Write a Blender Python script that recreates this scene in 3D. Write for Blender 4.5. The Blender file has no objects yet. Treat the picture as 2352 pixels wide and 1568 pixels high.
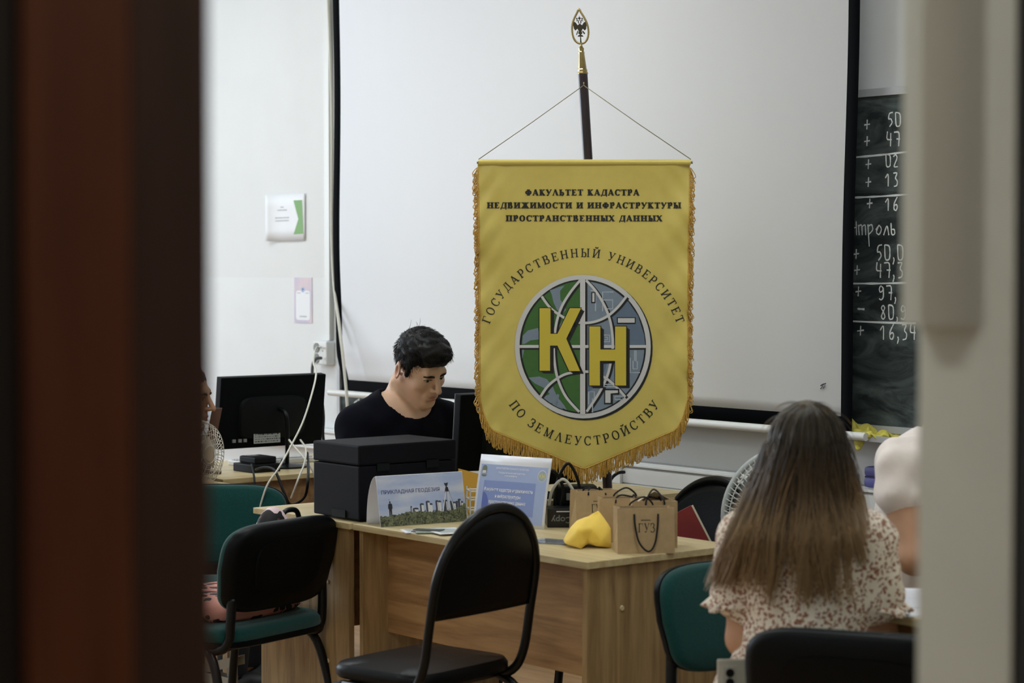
import bpy, bmesh, math, random
import numpy as np
from mathutils import Vector, Matrix
from mathutils.geometry import tessellate_polygon

scene = bpy.context.scene
COL = scene.collection
rng = random.Random(7)
PI = math.pi

# ------------------------------------------------------------------ camera
FPX = 4900.0                      # focal length in pixels of a 2352 px wide frame
CAM_H = 1.5
PITCH = math.atan2(179, FPX)
cam_data = bpy.data.cameras.new('camera')
cam_data.sensor_width = 36.0
cam_data.sensor_fit = 'HORIZONTAL'
cam_data.lens = 36.0 * FPX / 2352.0
cam_data.clip_start = 0.05
cam_data.dof.use_dof = True
cam_data.dof.focus_distance = 6.8
cam_data.dof.aperture_fstop = 4.1
cam = bpy.data.objects.new('camera', cam_data)
cam.location = (0, 0, CAM_H)
cam.rotation_euler = (PI / 2 - PITCH, 0, 0)
COL.objects.link(cam)
scene.camera = cam

# ------------------------------------------------------------------ world, exposure
scene.view_settings.view_transform = 'Standard'
scene.view_settings.look = 'None'
scene.view_settings.gamma = 1.0
scene.view_settings.use_curve_mapping = False
scene.view_settings.exposure = 0.1
world = bpy.data.worlds.new('world')
scene.world = world
world.use_nodes = True
world.node_tree.nodes['Background'].inputs[0].default_value = (0.62, 0.78, 1.0, 1)
world.node_tree.nodes['Background'].inputs[1].default_value = 1.0

# the room is turned to the view: t runs along the board wall, s away from it
WX, WY = 3976.0, -4900.0
_l = math.hypot(WX, WY); WX /= _l; WY /= _l
NX, NY = WY, -WX
OX, OY = -1.0, 9.5
ROOM = math.atan2(WY, WX)         # z rotation of things that stand square to the room
def R3(t, s, z=0.0):
    return (OX + WX * t + NX * s, OY + WY * t + NY * s, z)

LAMP_POWER = 20.5
WINDOW_POWER = 120.0
CORRIDOR_FILL_POWER = 165.0
LAMP_SPOTS = [(0.2, 1.55), (2.5, 1.55), (4.8, 1.55), (1.6, 4.8), (5.5, 4.9)]  # last two added as fill for the door jamb and the backs
wl = bpy.data.lights.new('daylight', 'AREA'); wl.shape = 'RECTANGLE'; wl.size = 3.4; wl.size_y = 1.7
wl.energy = WINDOW_POWER; wl.color = (0.80, 0.90, 1.0)
wo = bpy.data.objects.new('daylight', wl); COL.objects.link(wo)
wo.location = R3(-3.16, 2.9, 1.95); wo.rotation_euler = (PI / 2, 0, ROOM - PI / 2)

# ------------------------------------------------------------------ helpers
def lin(c):
    c = c / 255.0
    return c / 12.92 if c <= 0.04045 else ((c + 0.055) / 1.055) ** 2.4
def rgb(r, g, b): return (lin(r), lin(g), lin(b), 1.0)

MATS = {}
def mat(name, col, rough=0.6, metal=0.0, noise=0.0, nscale=40.0, bump=0.0, bscale=200.0, spec=None, sheen=0.0, alpha=None, trans=0.0, stretch=(1, 1, 1)):
    if name in MATS: return MATS[name]
    m = bpy.data.materials.new(name); m.use_nodes = True
    nt = m.node_tree; b = nt.nodes['Principled BSDF']
    b.inputs['Base Color'].default_value = rgb(*col)
    b.inputs['Roughness'].default_value = rough
    b.inputs['Metallic'].default_value = metal
    if spec is not None: b.inputs['Specular IOR Level'].default_value = spec
    if sheen: b.inputs['Sheen Weight'].default_value = sheen
    if trans: b.inputs['Transmission Weight'].default_value = trans
    if alpha is not None: b.inputs['Alpha'].default_value = alpha
    if noise or bump:
        tc = nt.nodes.new('ShaderNodeTexCoord'); mp = nt.nodes.new('ShaderNodeMapping')
        mp.inputs['Scale'].default_value = stretch
        nt.links.new(tc.outputs['Object'], mp.inputs['Vector'])
    if noise:
        n = nt.nodes.new('ShaderNodeTexNoise'); n.inputs['Scale'].default_value = nscale; n.inputs['Detail'].default_value = 5
        nt.links.new(mp.outputs[0], n.inputs['Vector'])
        mx = nt.nodes.new('ShaderNodeMixRGB'); mx.inputs[1].default_value = rgb(*[max(0, c * (1 - noise)) for c in col])
        mx.inputs[2].default_value = rgb(*[min(255, c * (1 + noise)) for c in col])
        nt.links.new(n.outputs['Fac'], mx.inputs[0]); nt.links.new(mx.outputs[0], b.inputs['Base Color'])
    if bump:
        n2 = nt.nodes.new('ShaderNodeTexNoise'); n2.inputs['Scale'].default_value = bscale; n2.inputs['Detail'].default_value = 4
        nt.links.new(mp.outputs[0], n2.inputs['Vector'])
        bp = nt.nodes.new('ShaderNodeBump'); bp.inputs['Strength'].default_value = bump; bp.inputs['Distance'].default_value = 0.004
        nt.links.new(n2.outputs['Fac'], bp.inputs['Height']); nt.links.new(bp.outputs[0], b.inputs['Normal'])
    MATS[name] = m
    return m

def wood(name, light, dark, axis='X', rough=0.5, scale=1.0):
    if name in MATS: return MATS[name]
    m = bpy.data.materials.new(name); m.use_nodes = True
    nt = m.node_tree; b = nt.nodes['Principled BSDF']; b.inputs['Roughness'].default_value = rough
    tc = nt.nodes.new('ShaderNodeTexCoord'); mp = nt.nodes.new('ShaderNodeMapping')
    sc = {'X': (1.2, 14, 14), 'Y': (14, 1.2, 14), 'Z': (14, 14, 1.2)}[axis]
    mp.inputs['Scale'].default_value = [v * scale for v in sc]
    nt.links.new(tc.outputs['Object'], mp.inputs['Vector'])
    n1 = nt.nodes.new('ShaderNodeTexNoise'); n1.inputs['Scale'].default_value = 1.6; n1.inputs['Detail'].default_value = 6; n1.inputs['Distortion'].default_value = 1.2
    n2 = nt.nodes.new('ShaderNodeTexNoise'); n2.inputs['Scale'].default_value = 9; n2.inputs['Detail'].default_value = 6
    nt.links.new(mp.outputs[0], n1.inputs['Vector']); nt.links.new(mp.outputs[0], n2.inputs['Vector'])
    ad = nt.nodes.new('ShaderNodeMath'); ad.operation = 'MULTIPLY_ADD'; ad.inputs[1].default_value = 0.35
    nt.links.new(n2.outputs['Fac'], ad.inputs[0]); nt.links.new(n1.outputs['Fac'], ad.inputs[2])
    cr = nt.nodes.new('ShaderNodeValToRGB')
    cr.color_ramp.elements[0].position = 0.42; cr.color_ramp.elements[0].color = rgb(*dark)
    cr.color_ramp.elements[1].position = 0.82; cr.color_ramp.elements[1].color = rgb(*light)
    nt.links.new(ad.outputs[0], cr.inputs[0]); nt.links.new(cr.outputs[0], b.inputs['Base Color'])
    bp = nt.nodes.new('ShaderNodeBump'); bp.inputs['Strength'].default_value = 0.12; bp.inputs['Distance'].default_value = 0.002
    nt.links.new(n2.outputs['Fac'], bp.inputs['Height']); nt.links.new(bp.outputs[0], b.inputs['Normal'])
    MATS[name] = m
    return m

class MB:
    """collects shapes, then becomes one mesh object"""
    def __init__(s): s.v = []; s.f = []
    def add(s, vs, fs):
        o = len(s.v); s.v.extend([tuple(map(float, p)) for p in vs]); s.f.extend([tuple(i + o for i in f) for f in fs]); return s
    def box(s, x0, x1, y0, y1, z0, z1, b=0.0):
        if b <= 0:
            vs = [(x, y, z) for x in (x0, x1) for y in (y0, y1) for z in (z0, z1)]
            return s.add(vs, [(0, 1, 3, 2), (4, 6, 7, 5), (0, 4, 5, 1), (2, 3, 7, 6), (0, 2, 6, 4), (1, 5, 7, 3)])
        bm = bmesh.new(); bmesh.ops.create_cube(bm, size=1)
        for v in bm.verts: v.co = Vector(((x0 + x1) / 2 + v.co.x * (x1 - x0), (y0 + y1) / 2 + v.co.y * (y1 - y0), (z0 + z1) / 2 + v.co.z * (z1 - z0)))
        bmesh.ops.bevel(bm, geom=bm.edges[:], offset=b, segments=2, affect='EDGES', profile=0.6)
        bm.verts.index_update(); s.add([v.co for v in bm.verts], [[v.index for v in f.verts] for f in bm.faces]); bm.free(); return s
    def prism(s, poly, a0, a1, axis='y'):
        """outline in 2D pushed along an axis; poly in (x,z) for y, (x,y) for z, (y,z) for x"""
        def P(p, a): return {'y': (p[0], a, p[1]), 'z': (p[0], p[1], a), 'x': (a, p[0], p[1])}[axis]
        n = len(poly); tri = tessellate_polygon([[Vector((p[0], p[1], 0)) for p in poly]])
        vs = [P(p, a0) for p in poly] + [P(p, a1) for p in poly]
        fs = [tuple(t) for t in tri] + [tuple(i + n for i in reversed(t)) for t in tri]
        fs += [(i, (i + 1) % n, (i + 1) % n + n, i + n) for i in range(n)]
        return s.add(vs, fs)
    def tube(s, pts, r, seg=10, closed=False, caps=True):
        P = [Vector(p) for p in pts]; n = len(P)
        rr = r if isinstance(r, (list, tuple)) else [r] * n
        T = []
        for i in range(n):
            if closed: d = P[(i + 1) % n] - P[i - 1]
            else: d = P[min(i + 1, n - 1)] - P[max(i - 1, 0)]
            T.append(d.normalized() if d.length > 1e-9 else Vector((0, 0, 1)))
        up = Vector((0, 0, 1)) if abs(T[0].z) < 0.9 else Vector((1, 0, 0))
        N = (up - T[0] * up.dot(T[0])).normalized()
        vs = []
        for i in range(n):
            N = (N - T[i] * N.dot(T[i]))
            N = N.normalized() if N.length > 1e-6 else T[i].orthogonal().normalized()
            B = T[i].cross(N)
            for k in range(seg):
                a = 2 * PI * k / seg
                vs.append(P[i] + (N * math.cos(a) + B * math.sin(a)) * rr[i])
        fs = []
        m = n if closed else n - 1
        for i in range(m):
            j = (i + 1) % n
            for k in range(seg):
                fs.append((i * seg + k, i * seg + (k + 1) % seg, j * seg + (k + 1) % seg, j * seg + k))
        if caps and not closed:
            fs.append(tuple(reversed(range(seg)))); fs.append(tuple((n - 1) * seg + k for k in range(seg)))
        return s.add(vs, fs)
    def lathe(s, prof, seg=24, c=(0, 0, 0)):
        vs = []
        for r, z in prof:
            for k in range(seg):
                a = 2 * PI * k / seg; vs.append((c[0] + r * math.cos(a), c[1] + r * math.sin(a), c[2] + z))
        fs = [(i * seg + k, i * seg + (k + 1) % seg, (i + 1) * seg + (k + 1) % seg, (i + 1) * seg + k) for i in range(len(prof) - 1) for k in range(seg)]
        fs.append(tuple(reversed(range(seg)))); fs.append(tuple((len(prof) - 1) * seg + k for k in range(seg)))
        return s.add(vs, fs)
    def ell(s, c, r, seg=16, rings=10, R=None):
        vs = []; fs = []
        for i in range(rings + 1):
            th = PI * i / rings
            for k in range(seg):
                a = 2 * PI * k / seg
                p = Vector((r[0] * math.sin(th) * math.cos(a), r[1] * math.sin(th) * math.sin(a), r[2] * math.cos(th)))
                if R is not None: p = R @ p
                vs.append((c[0] + p.x, c[1] + p.y, c[2] + p.z))
        for i in range(rings):
            for k in range(seg):
                fs.append((i * seg + k, (i + 1) * seg + k, (i + 1) * seg + (k + 1) % seg, i * seg + (k + 1) % seg))
        return s.add(vs, fs)
    def grid(s, fn, nu, nv):
        vs = [fn(i / nu, j / nv) for j in range(nv + 1) for i in range(nu + 1)]
        fs = [(j * (nu + 1) + i, j * (nu + 1) + i + 1, (j + 1) * (nu + 1) + i + 1, (j + 1) * (nu + 1) + i) for j in range(nv) for i in range(nu)]
        return s.add(vs, fs)
    def map(s, fn): s.v = [tuple(fn(*p)) for p in s.v]; return s
    def build(s, name, m, parent=None, smooth=False, fix=True, sharp=None):
        me = bpy.data.meshes.new(name); me.from_pydata(s.v, [], s.f)
        if fix:
            bm = bmesh.new(); bm.from_mesh(me); bmesh.ops.recalc_face_normals(bm, faces=bm.faces[:]); bm.to_mesh(me); bm.free()
        if smooth:
            me.polygons.foreach_set('use_smooth', [True] * len(me.polygons))
            if sharp: me.set_sharp_from_angle(angle=math.radians(sharp))
        if m: me.materials.append(m)
        o = bpy.data.objects.new(name, me); COL.objects.link(o)
        if parent: o.parent = parent
        return o

def tag(o, label, cat, group=None):
    o['label'] = label; o['category'] = cat
    if group: o['group'] = group
    return o
def thing(name, label, cat, loc=(0, 0, 0), rotz=0.0, group=None):
    o = bpy.data.objects.new(name, None); o.empty_display_size = 0.1
    o.location = loc; o.rotation_euler = (0, 0, rotz); COL.objects.link(o)
    return tag(o, label, cat, group)
def struct(o): o['kind'] = 'structure'; return o
def place(o, loc, rotz=0.0): o.location = loc; o.rotation_euler = (0, 0, rotz); return o
def dup(root, loc, rotz, label, group=None):
    r = root.copy(); COL.objects.link(r); r.location = loc; r.rotation_euler = (0, 0, rotz); r['label'] = label
    if group: r['group'] = group
    for ch in list(root.children):
        c = ch.copy(); COL.objects.link(c); c.parent = r
        for g in ch.children:
            d = g.copy(); COL.objects.link(d); d.parent = c
    return r

def ray(px, py):
    x = (px - 1176) / FPX; u = -(py - 784) / FPX
    return Vector((x, math.cos(PITCH) + u * math.sin(PITCH), u * math.cos(PITCH) - math.sin(PITCH)))
def on_z(px, py, z):
    r = ray(px, py); k = (z - CAM_H) / r.z; return Vector((r.x * k, r.y * k, z))
def at_depth(px, py, d):
    r = ray(px, py); k = d / r.y; return Vector((r.x * k, d, CAM_H + r.z * k))
def on_wall(px, py, s=0.0):
    """(t, z) of a point of the board wall, or of a plane s in front of it"""
    r = ray(px, py); k = (OX * NX + OY * NY + s) / (r.x * NX + r.y * NY)
    p = r * k
    return ((p.x - OX) * WX + (p.y - OY) * WY, CAM_H + p.z)

# ---- lettering: sans letters come from the built-in font, serif letters are drawn here
def sans(body, bold=0.0):
    cu = bpy.data.curves.new('letters', 'FONT'); cu.body = body; cu.size = 1.0; cu.offset = bold; cu.resolution_u = 3
    o = bpy.data.objects.new('letters', cu); COL.objects.link(o)
    bpy.context.view_layer.update()
    me = o.to_mesh()
    vs = [(v.co.x, v.co.y) for v in me.vertices]; fs = [tuple(p.vertices) for p in me.polygons]
    o.to_mesh_clear(); bpy.data.objects.remove(o); bpy.data.curves.remove(cu)
    x0 = min(v[0] for v in vs); x1 = max(v[0] for v in vs)
    return [(v[0] - x0, v[1]) for v in vs], fs, x1 - x0

def ribbon(pts, ws):
    """flat stroke along 2D points with a width at each point"""
    n = len(pts); vs = []; fs = []
    if not isinstance(ws, (list, tuple)): ws = [ws] * n
    for i in range(n):
        a = pts[max(i - 1, 0)]; b = pts[min(i + 1, n - 1)]
        dx, dy = b[0] - a[0], b[1] - a[1]; l = math.hypot(dx, dy) or 1
        nx, ny = -dy / l * ws[i] / 2, dx / l * ws[i] / 2
        vs += [(pts[i][0] + nx, pts[i][1] + ny), (pts[i][0] - nx, pts[i][1] - ny)]
    for i in range(n - 1): fs.append((2 * i, 2 * i + 1, 2 * i + 3, 2 * i + 2))
    return vs, fs
def arc(cx, cy, rx, ry, a0, a1, n=18): return [(cx + rx * math.cos(math.radians(a0 + (a1 - a0) * i / n)), cy + ry * math.sin(math.radians(a0 + (a1 - a0) * i / n))) for i in range(n + 1)]

def serif_glyph(ch, S, T):
    V = []; F = []
    def put(r): o = len(V); V.extend(r[0]); F.extend([tuple(i + o for i in f) for f in r[1]])
    def rect(x0, x1, y0, y1): put(([(x0, y0), (x1, y0), (x1, y1), (x0, y1)], [(0, 1, 2, 3)]))
    e = 0.09
    def foot(x, y, w=S): 
        rect(x - w / 2 - e, x + w / 2 + e, y, y + T) if y < 0.5 else rect(x - w / 2 - e, x + w / 2 + e, y - T, y)
    def stem(x, w=S, lo=True, hi=True):
        rect(x - w / 2, x + w / 2, 0, 1)
        if lo: foot(x, 0, w)
        if hi: foot(x, 1, w)
    def line(a, b, w0, w1=None): put(ribbon([a, b], [w0, w0 if w1 is None else w1]))
    def curve(cx, cy, rx, ry, a0, a1):
        p = arc(cx, cy, rx - S / 2, ry - T / 2, a0, a1)
        w = [T + (S - T) * abs(math.cos(math.radians(a0 + (a1 - a0) * i / 18))) for i in range(19)]
        put(ribbon(p, w))
    def bar(x0, x1, y): rect(x0, x1, y - T / 2, y + T / 2)
    def drop(x, y0, y1): put(([(x - T, y0), (x, y0), (x, y1), (x - T * 0.5, y1)], [(0, 1, 2, 3)]))
    h = S / 2; L = e + h
    if ch == ' ': return [], [], 0.42
    if ch in 'ГЕТПНИЙЬЫРВКМ': pass
    if ch == 'Г': stem(L); bar(L, 0.66, 1 - T / 2); drop(0.68, 1, 0.7); adv = 0.72
    elif ch == 'О': curve(0.44, 0.5, 0.42, 0.52, 0, 360); adv = 0.88
    elif ch == 'С': curve(0.44, 0.5, 0.42, 0.52, 48, 322); rect(0.70, 0.70 + T, 0.64, 1.0); adv = 0.82
    elif ch == 'У': line((0.14, 1), (0.43, 0.33), S); line((0.72, 1), (0.30, 0.0), T); line((0.32, 0.04), (0.12, 0.06), T * 1.8); rect(0, 0.3, 1 - T, 1); rect(0.58, 0.84, 1 - T, 1); adv = 0.82
    elif ch == 'Д': line((0.20, T), (0.40, 1), T * 1.2); rect(0.60, 0.60 + S, 0, 1); rect(0.34, 0.60 + S + e * 0.6, 1 - T, 1); bar(0.02, 0.86, T / 2); rect(0.02, 0.02 + T, -0.2, T); rect(0.86 - T, 0.86, -0.2, T); adv = 0.9
    elif ch == 'А': line((0.12, 0), (0.40, 1), T); line((0.40, 1), (0.72, 0), S); bar(0.2, 0.6, 0.32); rect(0, 0.26, 0, T); rect(0.56, 0.88, 0, T); adv = 0.88
    elif ch == 'Λ' or ch == 'Л': line((0.12, 0), (0.40, 1), T); line((0.40, 1), (0.72, 0), S); rect(0, 0.26, 0, T); rect(0.56, 0.88, 0, T); adv = 0.88
    elif ch == 'Р': stem(L); bar(L, 0.4, 1 - T / 2); bar(L, 0.4, 0.44); curve(0.4, 0.72, 0.30, 0.28 + T / 2, -90, 90); adv = 0.74
    elif ch == 'В': stem(L); bar(L, 0.4, 1 - T / 2); bar(L, 0.4, 0.53); bar(L, 0.42, T / 2); curve(0.4, 0.76, 0.27, 0.24 + T / 2, -90, 90); curve(0.42, 0.265, 0.33, 0.265 + T / 2, -90, 90); adv = 0.80
    elif ch == 'Ь': stem(L); bar(L, 0.4, 0.55); bar(L, 0.4, T / 2); curve(0.4, 0.275, 0.32, 0.275 + T / 2, -90, 90); adv = 0.76
    elif ch == 'Ы': stem(L); bar(L, 0.38, 0.55); bar(L, 0.38, T / 2); curve(0.38, 0.275, 0.28, 0.275 + T / 2, -90, 90); stem(0.86); adv = 1.04
    elif ch == 'Т': stem(0.41, hi=False); bar(0.02, 0.80, 1 - T / 2); drop(0.02 + T, 1, 0.7); drop(0.80, 1, 0.7); adv = 0.82
    elif ch == 'Е': stem(L); bar(L, 0.66, 1 - T / 2); bar(L, 0.52, 0.52); bar(L, 0.68, T / 2); drop(0.68, 1, 0.74); drop(0.70, 0, 0.28); rect(0.52 - T, 0.52, 0.4, 0.64); adv = 0.76
    elif ch == 'Н': stem(L); stem(0.72); bar(L, 0.72, 0.5); adv = 0.72 + L
    elif ch == 'П': stem(L); stem(0.70); bar(L, 0.70, 1 - T / 2); adv = 0.70 + L
    elif ch in 'ИЙ':
        stem(L); stem(0.74); line((L, 0.05), (0.74, 0.95), T * 1.3); adv = 0.74 + L
        if ch == 'Й': put(ribbon(arc(0.42, 1.30, 0.17, 0.16, 195, 345, 8), T * 1.6))
    elif ch == 'К': stem(L); line((0.30, 0.46), (0.66, 1), T * 1.1); line((0.34, 0.56), (0.70, 0), S); rect(0.54, 0.80, 1 - T, 1); rect(0.58, 0.86, 0, T); adv = 0.86
    elif ch == 'Ж':
        stem(0.56)
        for sx in (-1, 1):
            line((0.56 + sx * 0.08, 0.5), (0.56 + sx * 0.36, 1), T * 1.2); line((0.56 + sx * 0.08, 0.56), (0.56 + sx * 0.40, 0), S * 0.9)
            rect(0.56 + sx * 0.40 - 0.12, 0.56 + sx * 0.40 + 0.12, 1 - T, 1); rect(0.56 + sx * 0.42 - 0.13, 0.56 + sx * 0.42 + 0.13, 0, T)
        adv = 1.12
    elif ch == 'З': curve(0.30, 0.76, 0.31, 0.26, -90, 150); curve(0.30, 0.27, 0.37, 0.29, -150, 90); rect(0.03, 0.03 + T, 0.66, 0.98); adv = 0.70
    elif ch == 'М': line((0.16, 0), (0.16, 1), T * 1.2); line((0.16, 1), (0.50, 0.05), S); line((0.50, 0.05), (0.82, 1), T); stem(0.86); rect(0.02, 0.30, 0, T); rect(0.02, 0.2, 1 - T, 1); adv = 1.04
    elif ch == 'Ф': stem(0.48); curve(0.48, 0.5, 0.46, 0.34, 0, 360); adv = 0.96
    elif ch == 'Х': line((0.16, 1), (0.68, 0), S); line((0.66, 1), (0.14, 0), T * 1.1); rect(0, 0.32, 1 - T, 1); rect(0.54, 0.8, 1 - T, 1); rect(0, 0.28, 0, T); rect(0.52, 0.84, 0, T); adv = 0.84
    else: adv = 0.5
    return V, F, adv

def serif_line(body, S, T, gap=0.10):
    V = []; F = []; x = 0.0
    for ch in body:
        v, f, a = serif_glyph(ch, S, T); o = len(V)
        V += [(p[0] + x, p[1]) for p in v]; F += [tuple(i + o for i in q) for q in f]
        x += a + gap
    return V, F, x - gap

def fit(shape, x0, x1, y0, y1, cap=1.0):
    """scale letters of width w and cap height to a box"""
    V, F, w = shape
    return [(x0 + v[0] / w * (x1 - x0), y0 + v[1] / cap * (y1 - y0)) for v in V], F
def poly(*loops):
    """filled 2D outline with holes"""
    ls = [[Vector((p[0], p[1], 0)) for p in l] for l in loops]
    tri = tessellate_polygon(ls); V = [(p.x, p.y) for l in ls for p in l]
    return V, [tuple(t) for t in tri]
def decal(name, shapes, m, parent, mapfn, step=None):
    """print on a surface: 2D shapes carried onto it by mapfn(u, v)"""
    V = []; F = []
    for v, f in shapes: o = len(V); V += list(v); F += [tuple(i + o for i in q) for q in f]
    me = bpy.data.meshes.new(name); me.from_pydata([(a, b, 0) for a, b in V], [], F)
    bm = bmesh.new(); bm.from_mesh(me)
    if step:
        for ax in (0, 1):
            lo = min(v.co[ax] for v in bm.verts); hi = max(v.co[ax] for v in bm.verts)
            k = math.ceil(lo / step)
            while k * step < hi:
                co = Vector((0, 0, 0)); co[ax] = k * step; no = Vector((0, 0, 0)); no[ax] = 1
                bmesh.ops.bisect_plane(bm, geom=bm.verts[:] + bm.edges[:] + bm.faces[:], dist=1e-6, plane_co=co, plane_no=no)
                k += 1
    for f in bm.faces:
        if f.normal.z < 0: f.normal_flip()
    for v in bm.verts: v.co = Vector(mapfn(v.co.x, v.co.y))
    bm.to_mesh(me); bm.free()
    me.polygons.foreach_set('use_smooth', [True] * len(me.polygons))
    me.materials.append(m)
    o = bpy.data.objects.new(name, me); COL.objects.link(o); o.parent = parent
    if name in ('small_print', 'sticker_print'): o['kind'] = 'stuff'
    return o

# ---- smooth bodies: blended round shapes turned into one surface
def smin(a, b, k):
    h = np.clip(0.5 + 0.5 * (b - a) / k, 0, 1); return b + (a - b) * h - k * h * (1 - h)
class Body:
    def __init__(s): s.p = []
    def e(s, c, r, R=None, k=0.02, op=1): s.p.append(('e', np.array(c, float), np.array(r, float), None if R is None else np.array(R, float), k, op)); return s
    def c(s, a, b, ra, rb, k=0.02, op=1): s.p.append(('c', np.array(a, float), np.array(b, float), (ra, rb), k, op)); return s
    def field(s, xs, ys, zs, grow=0.0, only=None):
        D = np.full((len(xs), len(ys), len(zs)), 1.0, np.float32)
        for p in s.p:
            k = p[-2]; op = p[-1]
            if p[0] == 'e': lo = p[1] - max(p[2]); hi = p[1] + max(p[2])
            else: m = max(p[3]); lo = np.minimum(p[1], p[2]) - m; hi = np.maximum(p[1], p[2]) + m
            mg = k + abs(grow) + 0.03
            ix = [np.searchsorted(q, [lo[i] - mg, hi[i] + mg]) for i, q in enumerate((xs, ys, zs))]
            if any(a >= b for a, b in ix): continue
            sl = tuple(slice(a, b) for a, b in ix)
            X = xs[sl[0]][:, None, None]; Y = ys[sl[1]][None, :, None]; Z = zs[sl[2]][None, None, :]
            if p[0] == 'e':
                dx, dy, dz = X - p[1][0], Y - p[1][1], Z - p[1][2]
                if p[3] is not None:
                    Rm = p[3].T
                    dx, dy, dz = (Rm[0, 0] * dx + Rm[0, 1] * dy + Rm[0, 2] * dz, Rm[1, 0] * dx + Rm[1, 1] * dy + Rm[1, 2] * dz, Rm[2, 0] * dx + Rm[2, 1] * dy + Rm[2, 2] * dz)
                r = p[2]
                k0 = np.sqrt((dx / r[0]) ** 2 + (dy / r[1]) ** 2 + (dz / r[2]) ** 2)
                k1 = np.sqrt((dx / r[0] ** 2) ** 2 + (dy / r[1] ** 2) ** 2 + (dz / r[2] ** 2) ** 2) + 1e-9
                d = k0 * (k0 - 1) / k1
            else:
                a, b = p[1], p[2]; ab = b - a; L = float(ab @ ab) + 1e-12
                t = np.clip(((X - a[0]) * ab[0] + (Y - a[1]) * ab[1] + (Z - a[2]) * ab[2]) / L, 0, 1)
                d = np.sqrt((X - a[0] - ab[0] * t) ** 2 + (Y - a[1] - ab[1] * t) ** 2 + (Z - a[2] - ab[2] * t) ** 2) - (p[3][0] + (p[3][1] - p[3][0]) * t)
            d = d.astype(np.float32)
            if op == 1: D[sl] = smin(D[sl], d - grow, k)
            else: D[sl] = -smin(-D[sl], d, k)
        return D
def axis(lo, hi, fine=None, h=0.008, hf=0.0024):
    """grid line positions, finer between fine[0] and fine[1]"""
    if fine is None: return np.arange(lo, hi + h, h)
    out = [lo]
    while out[-1] < hi:
        x = out[-1]; d = max(fine[0] - x, x - fine[1], 0)
        out.append(x + min(h, hf + d * 0.25))
    return np.array(out)
def nets(D, xs, ys, zs):
    I = D < 0
    c = [I[i:I.shape[0] - 1 + i, j:I.shape[1] - 1 + j, k:I.shape[2] - 1 + k] for i in (0, 1) for j in (0, 1) for k in (0, 1)]
    al = c[0].copy(); an = c[0].copy()
    for q in c[1:]: al &= q; an |= q
    idx = np.argwhere(an & ~al)
    num = np.full(al.shape, -1, np.int64); num[tuple(idx.T)] = np.arange(len(idx))
    P = np.zeros((len(idx), 3)); cnt = np.zeros(len(idx))
    ax = (xs, ys, zs)
    offs = [np.array((i, j, k)) for i in (0, 1) for j in (0, 1) for k in (0, 1)]
    for a in range(3):
        for o in offs:
            if o[a]: continue
            o2 = o.copy(); o2[a] = 1
            i1 = idx + o; i2 = idx + o2
            d1 = D[tuple(i1.T)].astype(float); d2 = D[tuple(i2.T)].astype(float)
            m = (d1 < 0) != (d2 < 0)
            t = np.where(m, d1 / np.where(np.abs(d1 - d2) < 1e-12, 1, d1 - d2), 0)
            for b in range(3):
                p1 = ax[b][i1[:, b]]; p2 = ax[b][i2[:, b]]
                P[:, b] += np.where(m, p1 + (p2 - p1) * t, 0)
            cnt += m
    P /= np.maximum(cnt, 1)[:, None]
    Q = []
    for a in range(3):
        b, c2 = (a + 1) % 3, (a + 2) % 3
        s1 = [slice(None)] * 3; s2 = [slice(None)] * 3; s1[a] = slice(0, -1); s2[a] = slice(1, None)
        A = I[tuple(s1)]; B = I[tuple(s2)]
        e = np.argwhere(A != B)
        e = e[(e[:, b] > 0) & (e[:, c2] > 0) & (e[:, b] < I.shape[b] - 1) & (e[:, c2] < I.shape[c2] - 1)]
        ob = np.zeros(3, int); ob[b] = 1; oc = np.zeros(3, int); oc[c2] = 1
        q = np.stack([num[tuple((e - ob - oc).T)], num[tuple((e - oc).T)], num[tuple(e.T)], num[tuple((e - ob).T)]], 1)
        fl = ~A[tuple(e.T)]
        q[fl] = q[fl][:, ::-1]
        Q.append(q)
    return P, np.concatenate(Q)
def mesh_obj(name, P, Q, m, parent=None, smooth=True):
    me = bpy.data.meshes.new(name)
    me.vertices.add(len(P)); me.vertices.foreach_set('co', np.asarray(P, np.float32).ravel())
    n = Q.shape[1]; me.loops.add(Q.size); me.loops.foreach_set('vertex_index', np.asarray(Q, np.int32).ravel())
    me.polygons.add(len(Q)); me.polygons.foreach_set('loop_start', np.arange(0, Q.size, n, dtype=np.int32))
    me.update(calc_edges=True); me.validate()
    if smooth: me.polygons.foreach_set('use_smooth', [True] * len(me.polygons))
    if m: me.materials.append(m)
    o = bpy.data.objects.new(name, me); COL.objects.link(o)
    if parent: o.parent = parent
    return o
def wav(X, Y, Z, seeds, f, a):
    """gentle folds: a few crossed sine waves"""
    r = random.Random(seeds); out = 0
    for i in range(5):
        v = [r.uniform(-1, 1) for _ in range(3)]; l = math.sqrt(sum(q * q for q in v)); ff = f * r.uniform(0.6, 1.6)
        out = out + np.sin((X * v[0] + Y * v[1] + Z * v[2]) / l * ff + r.uniform(0, 6)) * a / 5
    return out
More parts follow.
